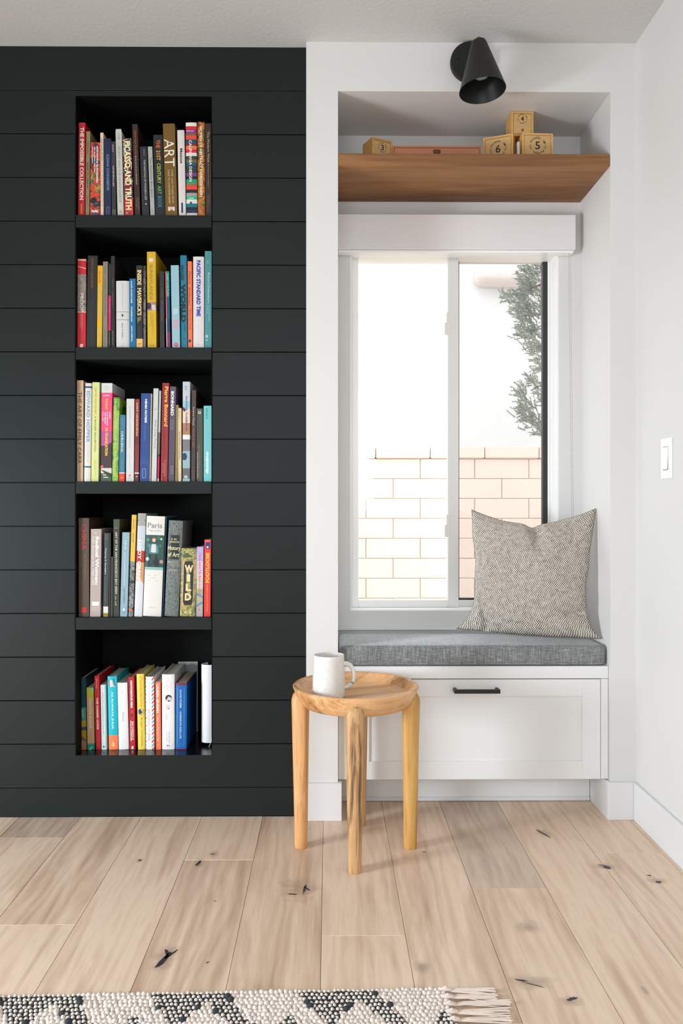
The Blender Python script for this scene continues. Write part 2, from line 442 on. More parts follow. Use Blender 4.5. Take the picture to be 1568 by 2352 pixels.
# ---- outside: block wall, neighbouring house, tree, ground
tag(MB().box(-9, 14, 3.1, 22, -.45, -.35).build('ground', plain('dry_ground', (190, 180, 165), .9)), kind='structure')
M_BLOCK = m_paint('peach_slump_block', (230, 212, 198), .9, .5, 22, .006)
M_MORT = plain('block_mortar', (222, 202, 184), .9)
gw = empty('garden_wall', (1.2, 6.1, -.35))
tag(gw, 'peach concrete block garden wall with capstones seen through the window', 'wall')
def gchild(o): o.parent = gw; o.matrix_parent_inverse = Matrix.Translation(gw.location).inverted(); return o
ztop = W(1000, 1025, 6.0)[1]; zc = W(1000, 1053, 6.0)[1]; ch = W(0, 1053, 6.0)[1] - W(0, 1099, 6.0)[1]
gchild(MB().box(-2.6, 4.4, 6.012, 6.14, -.35, zc).build('mortar', M_MORT))
proto = MB().box(0, .4045, 0, .14, 0, ch - .0035, .004).build('block', M_BLOCK); capp = MB().box(0, .4045, 0, .20, 0, ztop - zc - .001, .008).build('capstone', M_BLOCK)
first = True; firstc = True; row = 0; zz = zc - ch
while zz > -.36:
    xo = .695 if row % 2 == 0 else .49
    for n_ in range(-7, 9):
        o = proto if first else proto.copy()
        if not first: COL.objects.link(o)
        first = False; o.parent = gw; o.location = (xo + .41 * n_ - 1.2, 6.0 - 6.1 + rng.uniform(-.002, .002), zz + .35)
    row += 1; zz -= ch
for n_ in range(-7, 9):
    o = capp if firstc else capp.copy()
    if not firstc: COL.objects.link(o)
    firstc = False; o.parent = gw; o.location = (.358 + .41 * n_ - 1.2, -.125, zc + .35)
nh = empty('neighbour_house', (2, 8.6, -.35))
tag(nh, 'pale stucco house rising behind the block wall outside', 'house')
def hchild(o): o.parent = nh; o.matrix_parent_inverse = Matrix.Translation(nh.location).inverted(); return o
hchild(MB().box(-6, W(965, 0, 8.6)[0], 8.6, 9.0, -.35, 6.2).box(W(965, 0, 8.6)[0] + .0015, 11, 8.5985, 9.0, -.35, 6.2).build('house_wall', M_STUCCO))
M_EAVE = m_paint('pinkish_eave_paint', (238, 226, 222), .8, .1, 20)
xa, za = W(1098, 645, 8.3); zb3 = W(1098, 590, 8.3)[1]
hchild(MB().box(xa, 4.6, 8.3, 8.62, za, zb3, .09, 4).build('roof_eave', M_EAVE, smooth=True))
# tree: drooping conifer sprays to the right of the window
tr = empty('conifer_tree', (2.55, 7.0, -.35)); tag(tr, 'grey-green conifer with drooping sprays beyond the block wall', 'tree')
def tchild(o): o.parent = tr; o.matrix_parent_inverse = Matrix.Translation(tr.location).inverted(); return o
M_BARK = plain('conifer_bark', (120, 100, 84), .9)
tchild(MB().tube([(2.55, 7.0, -.35), (2.58, 7.0, 1.2), (2.5, 7.02, 2.6), (2.55, 7, 4.2)], [.11, .09, .07, .03], 10).build('trunk', M_BARK, smooth=True))
t = NT('conifer_needles', .7); f = t.noise(t.coord(), 6, 3)
t.color(t.ramp(f, [(.3, lin((128, 136, 126))), (.55, lin((156, 162, 150))), (.75, lin((178, 172, 156)))])); M_LEAF = t.m
r = random.Random(3); V = []; Fc = []; tips = []
clusters = [(1240, 608, 40, 26), (1222, 650, 36, 34), (1205, 690, 34, 30), (1172, 688, 20, 7), (1212, 725, 38, 30), (1222, 765, 36, 24), (1236, 800, 28, 22), (1246, 840, 18, 16), (1225, 880, 12, 18), (1202, 905, 16, 20),
            (1212, 945, 28, 24), (1228, 965, 26, 22), (1248, 990, 14, 18), (1250, 910, 16, 22), (1270, 700, 40, 50), (1290, 850, 40, 60), (1285, 970, 30, 40), (1300, 620, 40, 50)]
for cx, cy, rx, ry in clusters:
    for _ in range(int(8 + rx * ry / 15)):
        bx, by = cx + r.gauss(0, rx * .42), cy + r.gauss(0, ry * .5)
        yy = 7.0 + r.uniform(-.25, .25); X, Z = W(bx, by, yy)
        d = Vector((-.5 + r.uniform(-.5, .5), r.uniform(-.5, .5), r.uniform(-.2, 1.0))).normalized(); L = r.uniform(.05, .12)
        for q in range(18):
            s = q / 18.0; p = Vector((X, yy, Z)) + d * (L * s)
            dd = (d + Vector((r.uniform(-1, 1), r.uniform(-1, 1), r.uniform(-1, 1))) * .8).normalized()
            w = dd.cross(Vector((r.uniform(-1, 1), r.uniform(-1, 1), r.uniform(-1, 1)))).normalized() * .0045
            l2 = r.uniform(.018, .036); b = len(V)
            V += [tuple(p - w), tuple(p + w), tuple(p + dd * l2)]; Fc.append((b, b + 1, b + 2))
tchild(tag(raw('foliage', V, Fc, M_LEAF), kind='stuff'))
for cx, cy in [(1240, 608), (1172, 690), (1222, 765), (1246, 840), (1205, 910), (1228, 965)]:
    X, Z = W(cx, cy, 7.0)
    tchild(MB().tube([(2.52, 7.0, Z + .25), ((X + 2.52) / 2, 7.0, Z + .22), (X + .05, 7.0, Z + .05)], [.02, .012, .004], 6).build('branch', M_BARK, smooth=True))

# ================================================================ furniture in the recess
def child_of(o, root):
    o.parent = root; o.matrix_parent_inverse = Matrix.Translation(root.location).inverted(); return o

# ---- bench with a shaker drawer
BY = 2.515
bench = empty('window_bench', ((XL + XR) / 2, YT, .12))
tag(bench, 'white built-in window bench with one wide shaker drawer', 'bench')
zt = .478; zr = W(1000, 1560, BY)[1]; zb = .121
xd0, xd1 = W(806, 0, BY)[0], W(1378, 0, BY)[0]
child_of(MB().box(XL + .001, XR - .001, BY, YR - .001, zt - .018, zt, .001).build('bench_top', M_CAB), bench)
ff = MB()
ff.box(XL + .001, XR - .001, BY - .001, BY + .019, zr + .0015, zt - .0005, .001)
ff.box(XL + .001, xd0 - .0018, BY, BY + .019, zb, zr, .001).box(xd1 + .0018, XR - .001, BY, BY + .019, zb, zr, .001)
child_of(ff.build('face_frame', M_CAB), bench)
child_of(MB().box(XL + .002, XR - .002, BY + .02, YT - .001, zb, zt - .02).build('bench_carcass', M_CAB), bench)
child_of(MB().box(XL + BT + .001, XR - BT - .001, YT, YT + .018, .001, .12).build('toe_kick', M_CAB), bench)
child_of(MB().box(XL + BT + .001, XR - BT - .001, YT - .009, YT - .0005, .001, .014, .003).build('shoe_molding', M_TRIM), bench)
drawer = empty('drawer', (0, 0, 0)); drawer.parent = bench; drawer.matrix_parent_inverse = Matrix.Translation(bench.location).inverted()
def dchild(o): o.parent = drawer; return o
SW = .057; DF = BY - .002
dm = MB()
z1_, z0_ = zr - .0012, zb
dm.box(xd0, xd0 + SW, DF, DF + .02, z0_, z1_, .0008).box(xd1 - SW, xd1, DF, DF + .02, z0_, z1_, .0008)
dm.box(xd0 + SW, xd1 - SW, DF, DF + .02, z0_, z0_ + SW, .0008).box(xd0 + SW, xd1 - SW, DF, DF + .02, z1_ - SW + .004, z1_, .0008)
dchild(dm.build('drawer_frame', M_CAB))
dchild(MB().box(xd0 + SW - .004, xd1 - SW + .004, DF + .006, DF + .016, z0_ + SW - .004, z1_ - SW + .006).build('drawer_panel', M_CAB))
hx0, hx1 = W(1043, 0, BY - .03)[0], W(1148, 0, BY - .03)[0]; hz = W(1095, 1588, BY - .03)[1]
hm = MB().box(hx0, hx1, DF - .034, DF - .024, hz - .006, hz + .006, .0008)
hm.box(hx0, hx0 + .010, DF - .026, DF, hz - .006, hz + .006, .0008).box(hx1 - .010, hx1, DF - .026, DF, hz - .006, hz + .006, .0008)
tag(dchild(hm.build('handle', M_METAL_BLACK)), 'square matte black bar pull')

# ---- bench cushion
def fabric_heather():
    t = NT('grey_heather_linen', .8, .3); t.b.inputs['Sheen Weight'].default_value = .6; t.b.inputs['Sheen Roughness'].default_value = .4
    c = t.n('ShaderNodeTexCoord')
    def th(sx, sy, sz, d=2):
        m = t.n('ShaderNodeMapping'); m.inputs['Scale'].default_value = (sx, sy, sz); t.l(c.outputs['Object'], m.inputs[0])
        return t.noise(m.outputs[0], 1.0, d, .6)
    a = th(34, 900, 900); b = th(900, 32, 32); e = th(9, 9, 9, 2)
    f = t.math('ADD', t.math('MULTIPLY', a, .46), t.math('MULTIPLY', b, .46)); f = t.math('ADD', f, t.math('MULTIPLY', e, .1))
    t.color(t.ramp(f, [(.36, lin((72, 75, 76))), (.47, lin((104, 107, 108))), (.56, lin((138, 141, 141))), (.70, lin((192, 194, 191)))]))
    t.bump(f, .35, .001); return t.m
M_HEATHER = fabric_heather()
CX0, CX1, CY0, CY1, CZ0, CZ1 = XL + .004, XR - .006, BY + .004, YR - .022, zt + .001, zt + .0645
m = MB().box(CX0, CX1, CY0, CY1, CZ0, CZ1, .017, 5)
cu = m.build('bench_cushion', M_HEATHER, smooth=True)
sub = cu.modifiers.new('s', 'SUBSURF'); sub.levels = 0; sub.render_levels = 0
tag(cu, 'grey heathered linen seat cushion lying on the window bench', 'cushion')
pm = MB()
rr = .012; loop = [(CX0 + rr, CY0 + .002), (CX1 - rr, CY0 + .002), (CX1 - .002, CY0 + rr), (CX1 - .002, CY1 - rr), (CX1 - rr, CY1 - .002), (CX0 + rr, CY1 - .002), (CX0 + .002, CY1 - rr), (CX0 + .002, CY0 + rr), (CX0 + rr, CY0 + .002)]
pm.tube([(x, y, CZ0 + .006) for x, y in loop], .0026, 6)
pp = pm.build('piping', M_HEATHER, cu, smooth=True)

# ---- woven throw pillow
def pillow():
    c = {}
    def pt(px, py, Y, X=None):
        x, z = W(px, py, Y); return Vector((x if X is None else X, Y, z))
    TL, TR = pt(1083, 1171, 2.745), pt(1370, 1168, 2.625)
    BL, BR = pt(1047, 1444, 2.695), pt(1386, 1467, 2.565)
    TR.x = min(TR.x, XR - .003); BR.x = min(BR.x, XR - .003)
    N = 64; T = .066
    nrm = (TR - TL).cross(BL - TL).normalized()
    if nrm.y > 0: nrm = -nrm
    verts = []; uvs = []
    front = {}; back = {}
    rn = random.Random(2)
    for side in (0, 1):
        for j in range(N + 1):
            for i in range(N + 1):
                u = i / N * 2 - 1; v = j / N * 2 - 1
                # densify near the rim
                u = math.sin(u * PI / 2) * .35 + u * .65; v = math.sin(v * PI / 2) * .35 + v * .65
                edge = (i in (0, N)) or (j in (0, N))
                if side == 1 and edge: back[i, j] = front[i, j]; continue
                pu = u; pv = v
                side_p = .050 * (1 - math.exp(-(v + 1) / .16)) * (1 - (max(0, v + .55) / 1.55) ** 1.25)
                top_p = .052 * (1 - abs(u) ** 1.8) if v > 0 else -.006 * (1 - u * u)
                hw = .5 + .5 * u
                left = BL.lerp(TL, .5 + .5 * v); right = BR.lerp(TR, .5 + .5 * v)
                p = left.lerp(right, hw)
                xd = (right - left).normalized(); zd = Vector((0, 0, 1))
                p += xd * (-u * side_p * (1 if u < 0 else 1.0))
                p += zd * (-max(v, 0) ** 2 * top_p if v > 0 else max(-v, 0) ** 2 * top_p)
                w = ((1 - u * u) * (1 - v * v))
                th = T * (w ** .42)
                # chop crease from the top middle
                cr = math.exp(-((u - .02 - (.9 - v) * .28) / .10) ** 2) * max(0, min(1, (v - .15) / .6))
                th *= (1 - .62 * cr); p += zd * (-.012 * cr * max(0, v)); p += xd * .0035 * noise.noise(Vector((v * 3.2, u * 1.5, 3))) * (abs(u) ** 3) * (1 - abs(v)) * 2; p += zd * .004 * noise.noise(Vector((u * 3.0, 5, v))) * (1 - abs(u)) * max(0, v)
                th += (.011 * noise.noise(Vector((u * 1.9, v * 1.9, side * 7))) + .003 * noise.noise(Vector((u * 6, v * 5, 2)))) * (w ** .3)
                # folds in the lower right and lower left
                if side == 0:
                    d1 = (v + .66 - .10 * (u - .6)) / .07
                    th -= .030 * math.exp(-d1 * d1) * max(0, min(1, (u - .35) / .35)) * (w ** .2)
                    d2 = ((u + .80) + (v + .62) * .6) / .06
                    th -= .018 * math.exp(-d2 * d2) * max(0, min(1, (-v - .4) / .3))
                th = max(th, .0 if edge else .0025)
                p = p + nrm * (th * (1 if side == 0 else -.75)) 
                if p.x > XR - .0025: p.x = XR - .0025
                idx = len(verts); verts.append(p); uvs.append((u, v)); (front if side == 0 else back)[i, j] = idx
                p.z = max(p.z, CZ1 - .002 + .001)
                p.y = min(p.y, YR - .004)
    faces = []
    for j in range(N):
        for i in range(N):
            faces.append((front[i, j], front[i + 1, j], front[i + 1, j + 1], front[i, j + 1]))
            faces.append((back[i, j], back[i, j + 1], back[i + 1, j + 1], back[i + 1, j]))
    t = NT('black_cream_basketweave', .95, .1)
    uv = t.n('ShaderNodeUVMap'); sp = t.n('ShaderNodeSeparateXYZ'); t.l(uv.outputs[0], sp.inputs[0])
    nz = t.n('ShaderNodeTexNoise'); nz.inputs['Scale'].default_value = 26; nz.inputs['Detail'].default_value = 3; t.l(uv.outputs[0], nz.inputs['Vector'])
    wob = t.math('MULTIPLY', t.math('SUBTRACT', nz.outputs['Fac'], .5), 3.4)
    U = t.math('ADD', t.math('MULTIPLY', sp.outputs[0], 116 * PI), wob); V_ = t.math('ADD', t.math('MULTIPLY', sp.outputs[1], 104 * PI), wob)
    sk = t.math('SINE', t.math('ADD', U, t.math('MULTIPLY', t.math('SINE', t.math('MULTIPLY', V_, .5)), .8)))
    val = t.math('ADD', t.math('MULTIPLY', sk, t.math('SINE', V_)), t.math('MULTIPLY', wob, .25))
    n2 = t.noise(t.coord('UV', (40, 40, 1)), 1.0, 2)
    val2 = t.math('ADD', val, t.math('MULTIPLY', t.math('SUBTRACT', n2, .5), .5))
    t.color(t.ramp(t.math('ADD', t.math('MULTIPLY', val2, .5), .5), [(.20, lin((50, 46, 44))), (.36, lin((112, 104, 98))), (.48, lin((196, 186, 174))), (.8, lin((230, 222, 212)))]))
    t.bump(val, .6, .0012)
    o = raw('throw_pillow', [tuple(v) for v in verts], faces, t.m, smooth=True)
    ul = o.data.uv_layers.new(name='UVMap')
    for lp in o.data.loops: ul.data[lp.index].uv = (uvs[lp.vertex_index][0] * .5 + .5, uvs[lp.vertex_index][1] * .5 + .5)
    bm = bmesh.new(); bm.from_mesh(o.data); bmesh.ops.recalc_face_normals(bm, faces=bm.faces); bm.to_mesh(o.data); bm.free()
    for p_ in o.data.polygons: p_.use_smooth = True
    tag(o, 'black and cream woven throw pillow propped in the corner of the window seat', 'pillow')
    # seam around the rim
    rim = [verts[front[i, 0]] for i in range(N + 1)] + [verts[front[N, j]] for j in range(1, N + 1)] + [verts[front[i, N]] for i in range(N - 1, -1, -1)] + [verts[front[0, j]] for j in range(N - 1, -1, -1)]
    sm = MB().tube([Vector((min(v.x, XR - .005), min(v.y, YR - .01), v.z)) for v in rim], .0014, 6)
    sm.build('seam', plain('pillow_seam', (142, 133, 124), .9), o, smooth=True)
pillow()

# ---- roller blind cassette with bead chain
vx0, vx1 = XL + .001, W(1322, 0, 2.745)[0]; VY = 2.745
vz0, vz1 = W(1000, 573, VY)[1], W(1000, 492, VY)[1]
val = empty('roller_blind', ((vx0 + vx1) / 2, YR, vz1)); tag(val, 'white fabric-covered roller blind cassette across the top of the window', 'blind')
child_of(MB().box(vx0, vx1, VY, YR - .001, vz0 + .002, vz1, .0015).build('cassette', M_VALANCE), val)
child_of(MB().box(vx0 + .003, vx1 - .004, VY + .012, YR - .004, vz0 - .006, vz0 + .0015, .001).build('hem_bar', M_VINYL), val)
bc = MB(); M_BEAD = plain('clear_grey_beads', (176, 176, 170), .35)
for (pa, pb) in ((1305.5, 1312.5), (1309.5, 1316.5)):
    X0, Z0 = W(pa, 580, 2.765)[0], vz0 - .004; X1 = W(pb, 1180, 2.765)[0]; Z1 = W(0, 1200, 2.765)[1]
    n_ = int((Z0 - Z1) / .0045)
    for i in range(n_):
        f = i / n_; bmesh.ops.create_icosphere(bc.bm, subdivisions=1, radius=.0015, matrix=Matrix.Translation((X0 + (X1 - X0) * f, 2.765, Z0 + (Z1 - Z0) * f)))
o = child_of(tag(bc.build('bead_chain', M_BEAD), kind='stuff'), val)

# ---- floating wooden shelf
sz1, sz0 = 2.0935, 2.0555
sh = MB().box(XL + .0005, XR - .0005, YW + .001, YR - .0005, sz0, sz1, .0012).build('floating_shelf', M_SHELF)
tag(sh, 'brown walnut-stained floating shelf spanning the recess above the window', 'shelf')

# ================================================================ lettering helper
FONT_CACHE = {}
def glyph_mesh(s, bold=0.0):
    key = (s, bold)
    if key in FONT_CACHE: return FONT_CACHE[key]
    c = bpy.data.curves.new('t', 'FONT'); c.body = s; c.size = 1.0; c.resolution_u = 2; c.offset = bold
    o = bpy.data.objects.new('t', c)
    me = bpy.data.meshes.new_from_object(o)
    vs = [(v.co.x, v.co.y) for v in me.vertices]; fs = [tuple(p.vertices) for p in me.polygons]
    bpy.data.objects.remove(o); bpy.data.curves.remove(c); bpy.data.meshes.remove(me)
    if vs:
        x0 = min(v[0] for v in vs); x1 = max(v[0] for v in vs); y0 = min(v[1] for v in vs); y1 = max(v[1] for v in vs)
        y0 = min(y0, 0.0)
        vs = [((x - x0) / max(x1 - x0, 1e-6), (y - y0) / max(y1 - y0, 1e-6)) for x, y in vs]
    FONT_CACHE[key] = (vs, fs); return vs, fs

# ---- numbered wooden gift boxes
M_INK = plain('dark_ink', (40, 34, 26), .6, var=0)
def gift_box(num, x, y, z, w, d, h, rz, label, lid=M_BOXLID, ring=True, bodym=M_BOXWOOD, fw=None):
    """box whose lettered face looks to -Y before rotation; x, y is the middle of that face"""
    root = empty('wooden_box', (x, y, z), (0, 0, rz)); tag(root, label, 'box', 'numbered wooden gift boxes on the shelf')
    t_ = .0065
    b = MB().box(-w / 2, -w / 2 + t_, 0, d, 0, h, .0007).box(w / 2 - t_, w / 2, 0, d, 0, h, .0007)
    b.box(-w / 2 + t_, w / 2 - t_, 0, d, h - t_, h, .0007).box(-w / 2 + t_, w / 2 - t_, 0, d, 0, t_, .0007).box(-w / 2 + t_, w / 2 - t_, d - t_, d, t_, h - t_)
    b.build('box_body', bodym, root)
    MB().box(-w / 2 + t_ + .0008, w / 2 - t_ - .0008, .0012, .006, t_ + .0008, h - t_ - .0008, .0006).build('sliding_lid', lid, root)
    V, Fs = [], []
    def put(s, cx, cz, sw, shh, rot=0, bold=.012):
        vs, fs = glyph_mesh(s, bold); b0 = len(V)
        for a, c in vs:
            px, pz = (a - .5) * sw, (c - .5) * shh
            V.append((cx + px * math.cos(rot) - pz * math.sin(rot), .0008, cz + px * math.sin(rot) + pz * math.cos(rot)))
        for f in fs: Fs.append(tuple(i + b0 for i in f))
    if num:
        R, cz, nh_ = {'3': (.0150, h - .028, .0185), '6': (.0245, h - .043, .026), '5': (.0250, h - .040, .026), '4': (.0150, h - .024, .0165)}[num]
        put(num, 0, cz, nh_ * .62, nh_)
        if ring:
            txt = '\u00b7FROEBEL GIFTS\u00b7FROEBEL USA'
            for i, ch_ in enumerate(txt):
                if ch_ == ' ': continue
                th = PI - .25 - (i + .0) * 2 * PI / len(txt)
                put(ch_, R * math.cos(th), cz + R * math.sin(th), R * (.18 if ch_ != '\u00b7' else .07), R * (.24 if ch_ != '\u00b7' else .07), th - PI / 2, .01)
        tx = raw('number_print', V, Fs, M_INK, root)
    return root
SZT = sz1 + .0003
def boxpos(pxa, pxb, Ya, Yb):
    xa, xb = W(pxa, 0, Ya)[0], W(pxb, 0, Yb)[0]
    return (xa + xb) / 2, (Ya + Yb) / 2, math.hypot(xb - xa, Yb - Ya), math.atan2(Yb - Ya, xb - xa)
x, y, w, rz = boxpos(855, 901, 2.60, 2.634); gift_box('3', x, y, SZT, w, .066, W(0, 310, 2.60)[1] - SZT, rz, 'small pale wooden box numbered 3, turned, at the left of the shelf')
x, y, w, rz = boxpos(902, 1098, 2.625, 2.625); g = gift_box(None, x + .004, y, SZT, w + .012, .10, W(0, 331, 2.625)[1] - SZT, rz, 'long low reddish wooden box between box 3 and box 6', M_BOXRED, bodym=M_BOXRED)
MB().box(-.012, .012, -.0005, .0012, .055, .067, .003).build('finger_notch', plain('notch_brown', (110, 72, 48), .7), g)
x, y, w, rz = boxpos(1109, 1178, 2.637, 2.60); gift_box('6', x, y, SZT, w, .050, W(0, 301, 2.60)[1] - SZT, rz, 'pale wooden box numbered 6, turned to the right')
h5 = W(0, 300, 2.585)[1] - SZT
x, y, w, rz = boxpos(1199, 1270, 2.585, 2.59); gift_box('5', x, y, SZT, w, .10, h5, rz, 'pale wooden box numbered 5, rightmost on the shelf')
x, y, w, rz = boxpos(1174, 1225, 2.62, 2.622); g4 = gift_box('4', x, y, SZT + max(h5, W(0, 301, 2.60)[1] - SZT) + .0006, w, .075, W(0, 252, 2.62)[1] - (SZT + h5) - .004, rz, 'small wooden box numbered 4 on top of boxes 5 and 6', ring=True)
MB().lathe([(0, 0), (.0042, 0), (.0042, .0006), (0, .0006)], 16).build('finger_hole', plain('hole_brown', (128, 92, 52), .7), g4, loc=(0, .0004, .020), rot=(PI / 2, 0, 0))
xq = .6185
cy = MB().lathe([(0, 0), (.0048, 0), (.0048, .075), (.0040, .077), (0, .077)], 16).build('white_tube', plain('white_glazed_tube', (222, 220, 214), .4), smooth=True, loc=(xq, 2.590, SZT))
tag(cy, 'thin white tube standing in the gap between boxes 6 and 5', 'tube')

# ================================================================ wall sconce
sx, szz = W(1079, 147, YW); R = .0635
sc = empty('wall_sconce', (sx, YW, szz)); tag(sc, 'matte black cone-shaded wall sconce above the window recess', 'lamp')
bp = MB().lathe([(0, 0), (R * .96, 0), (R, .002), (R, .014), (R * .97, .018), (0, .019)], 64).build('backplate', M_METAL_BLACK, smooth=True)
bp.parent = sc; bp.rotation_euler = (PI / 2, 0, 0)
MB().tube([(-.040, -.019, .006), (-.040, -.022, .006)], .003, 10).build('screw', M_METAL_BLACK, sc)
SY = 2.395
tx_, tz_ = W(1099, 94, SY); bx_, bz_ = W(1106, 213, SY)
ax = Vector((bx_ - tx_, -.012, bz_ - tz_)); L = ax.length
rb, rt = .0695, .0235
shade = empty('shade', (0, 0, 0), parent=sc)
prof = [(.004, 0), (rt * .62, .0006), (rt * .9, .0035), (rt, .009)]
for i in range(1, 13): prof.append((rt + (rb - rt) * i / 12, .009 + (L - .009) * i / 12))
inner = [(r_ - .0016, z_ + (.0016 if z_ < .01 else 0)) for r_, z_ in prof[::-1]]; inner[0] = (rb - .0016, L)
so = MB().lathe(prof + inner, 72, closed=True).build('shade_cone', M_METAL_BLACK, shade, smooth=True)
q = Vector((0, 0, 1)).rotation_difference(ax)
so.rotation_mode = 'QUATERNION'; so.rotation_quaternion = q
top = Vector((tx_, SY, tz_)) - Vector(sc.location)
so.location = top
kn = MB().lathe([(0, -.012), (.004, -.012), (.0062, -.009), (.0062, -.003), (.004, .001), (0, .001)], 20).build('brass_finial', M_BRASS, shade, smooth=True)
kn.rotation_mode = 'QUATERNION'; kn.rotation_quaternion = q; kn.location = top
MB().tube([(0.0, -.015, 0), (.004, -.05, .004), tuple(top + ax * .22 + Vector((0, .018, 0)))], .006, 12).build('arm', M_METAL_BLACK, sc, smooth=True)
t = NT('frosted_bulb_glass', .12, .7); t.color(lin((150, 160, 172))); MBULB = t.m
bl = MB().lathe([(0, .118), (.010, .117), (.020, .112), (.0235, .103), (.023, .092), (.016, .075), (.012, .06), (.012, .02), (0, .02)], 32).build('bulb', MBULB, sc, smooth=True)
bl.rotation_mode = 'QUATERNION'; bl.rotation_quaternion = q; bl.location = top

# ================================================================ light switch on the right wall
lsY = 2.265; lsz = W(1534, 1053, lsY)[1]
ls = empty('light_switch', (XC, lsY, lsz)); tag(ls, 'white rocker light switch plate on the right wall', 'switch')
MB().box(-.006, 0, -.035, .035, -.058, .058, .002, 2).build('wall_plate', M_VINYL, ls)
rk = MB(); pts = [(-.0062, -.0165, -.033), (-.0062, .0165, -.033), (-.0075, .0165, .033), (-.0075, -.0165, .033)]
rk.box(-.0088, -.0055, -.0155, .0155, -.032, .032, .0012)
ro = rk.build('rocker', M_VINYL, ls); ro.rotation_euler = (0, .05, 0)
MB().box(-.0062, -.0058, -.0172, .0172, -.034, .034).build('rocker_gap', plain('switch_gap', (170, 165, 158), .7), ls)
for s_ in (-1, 1): MB().tube([(-.0058, 0, s_ * .047), (-.0068, 0, s_ * .047)], .0028, 10).build('screw', M_VINYL, ls)

# ================================================================ round tray table
TX, TY, TZ = .0785, 2.302, .4695
tb = empty('side_table', (TX, TY, 0)); tag(tb, 'round acacia tray-top side table on four rounded legs', 'table')
prof = [(0, .4455), (.125, .4455), (.143, .4462), (.149, .4490), (.1645, .4645), (.1680, .4685), (.1725, .4700), (.1785, .4700), (.1812, .4675), (.1812, .4640), (.172, .4430), (.158, .4200), (.150, .4135), (.140, .4120), (0, .4120)]
tt = MB().lathe(prof, 128)
o = tt.build('tray_top', M_TRAY, tb, smooth=True); o.rotation_euler = (0, 0, .5)
def leg(ang, mat, name='leg', rt=.0265, rbm=.0185, rad=.1575, lab=None):
    n = 20; m = MB(); rings = []
    zs = [0.0, .002, .006, .05, .15, .25, .35, .40, .425, .440, .448, .452]
    for z in zs:
        f = z / .45
        r_ = rbm + (rt - rbm) * min(1, f) ** 1.1
        if z < .003: r_ *= .92 + .04 * (z / .002)
        cxr = rad + .002 * f
        if z > .425: 
            g_ = (z - .425) / .0275; r_ *= math.sqrt(max(0, 1 - g_ * g_ * .96)); 
        ring = []
        for k in range(n):
            a = 2 * PI * k / n; c_, s_ = math.cos(a), math.sin(a); pw = .72
            ex = math.copysign(abs(c_) ** pw, c_) * r_; ey = math.copysign(abs(s_) ** pw, s_) * r_ * .97
            ring.append(m.bm.verts.new((cxr + ex, ey, z if math.hypot(cxr + ex, ey) > .166 else min(z, .4435))))
        rings.append(ring)
    for a, b in zip(rings[:-1], rings[1:]):
        for k in range(n): m.bm.faces.new((a[k], a[(k + 1) % n], b[(k + 1) % n], b[k]))
    m.bm.faces.new(rings[0][::-1]); m.bm.faces.new(rings[-1])
    o = m.build(name, mat, tb, smooth=True); o.rotation_euler = (0, 0, ang)
    if lab: tag(o, lab)
D0 = -PI / 2 - .05
leg(D0, M_LEGB, lab='front leg with dark streaked grain'); leg(D0 + PI / 2, M_LEGC, lab='right leg of golden wood'); leg(D0 + PI - .07, M_LEGB); leg(D0 - PI / 2 + .05, M_LEGA, lab='left leg of pale even wood')

# ---- mug
MX, MY, MZ = .001, 2.252, .4457
mug = empty('mug', (MX, MY, MZ)); tag(mug, 'off-white stoneware mug standing on the round side table', 'mug')
t = NT('stoneware_glaze', .28, .5); f = t.noise(t.coord(), 90, 3); t.color(t.ramp(f, [(.3, lin((218, 216, 210))), (.7, lin((226, 224, 219)))])); M_GLAZE = t.m
H = .1190
body = [(0, .004), (.040, .004), (.044, .0015), (.0455, .003), (.0462, .010), (.0460, .03), (.0450, .07), (.0437, .105), (.0434, H - .002), (.0422, H), (.0405, H - .001), (.0402, H - .006), (.0410, .10), (.0420, .05), (.0415, .012), (.036, .008), (0, .008)]
MB().lathe(body, 72).build('mug_body', M_GLAZE, mug, smooth=True)
MB().lathe([(0, 0), (.0405, 0), (.0435, .0012), (.0440, .002), (0, .0042)], 48).build('unglazed_foot', plain('raw_clay', (128, 96, 72), .9), mug, smooth=True)
hp = []
for i in range(19):
    a = PI / 2 - PI * i / 18
    hp.append((.0425 + .0290 * max(math.cos(a), 0) ** .8, 0, .061 + .033 * math.sin(a)))
hp = [(.0405, 0, .0945)] + hp + [(.0425, 0, .0275)]
hm = MB().tube(hp, [.0066] + [.0068 - .0012 * (i / 18) for i in range(19)] + [.0056], 12)
for v in hm.bm.verts: v.co.y *= 1.15
ho = hm.build('handle', M_GLAZE, mug, smooth=True); ho.rotation_euler = (0, 0, -.08)

# ================================================================ rug
RA = math.radians(1.1)
rug = empty('woven_rug', (.235, 1.612, 0), (0, 0, RA)); tag(rug, 'cream woven wool rug with charcoal diamond pattern and fringe', 'rug')
M_WOOL = plain('cream_wool', (228, 216, 206), .95, .1, var=.08); M_CHAR = plain('charcoal_wool', (62, 66, 68), .95, .1, var=.15); M_RUGB = plain('rug_backing', (188, 170, 150), .95, .1)
RX, RYD = 1.55, 1.9
MB().box(-RX, -.002, -RYD, -.003, .0004, .0045).build('rug_backing', M_RUGB, rug)
def ell(V, Fc, cx, cy, cz, rx, ry, rz_, tw):
    b = len(V); n = 6; ct, st = math.cos(tw), math.sin(tw)
    def ad(x, y, z): V.append((cx + x * ct - y * st, cy + x * st + y * ct, cz + z))
    for lv, rs in ((-.2, 1.0), (.55, .8)):
        for k in range(n):
            a = 2 * PI * k / n; ad(rx * rs * math.cos(a), ry * rs * math.sin(a), rz_ * lv)
    ad(0, 0, rz_)
    for k in range(n):
        k2 = (k + 1) % n
        Fc.append((b + k, b + k2, b + n + k2, b + n + k)); Fc.append((b + n + k, b + n + k2, b + 2 * n))
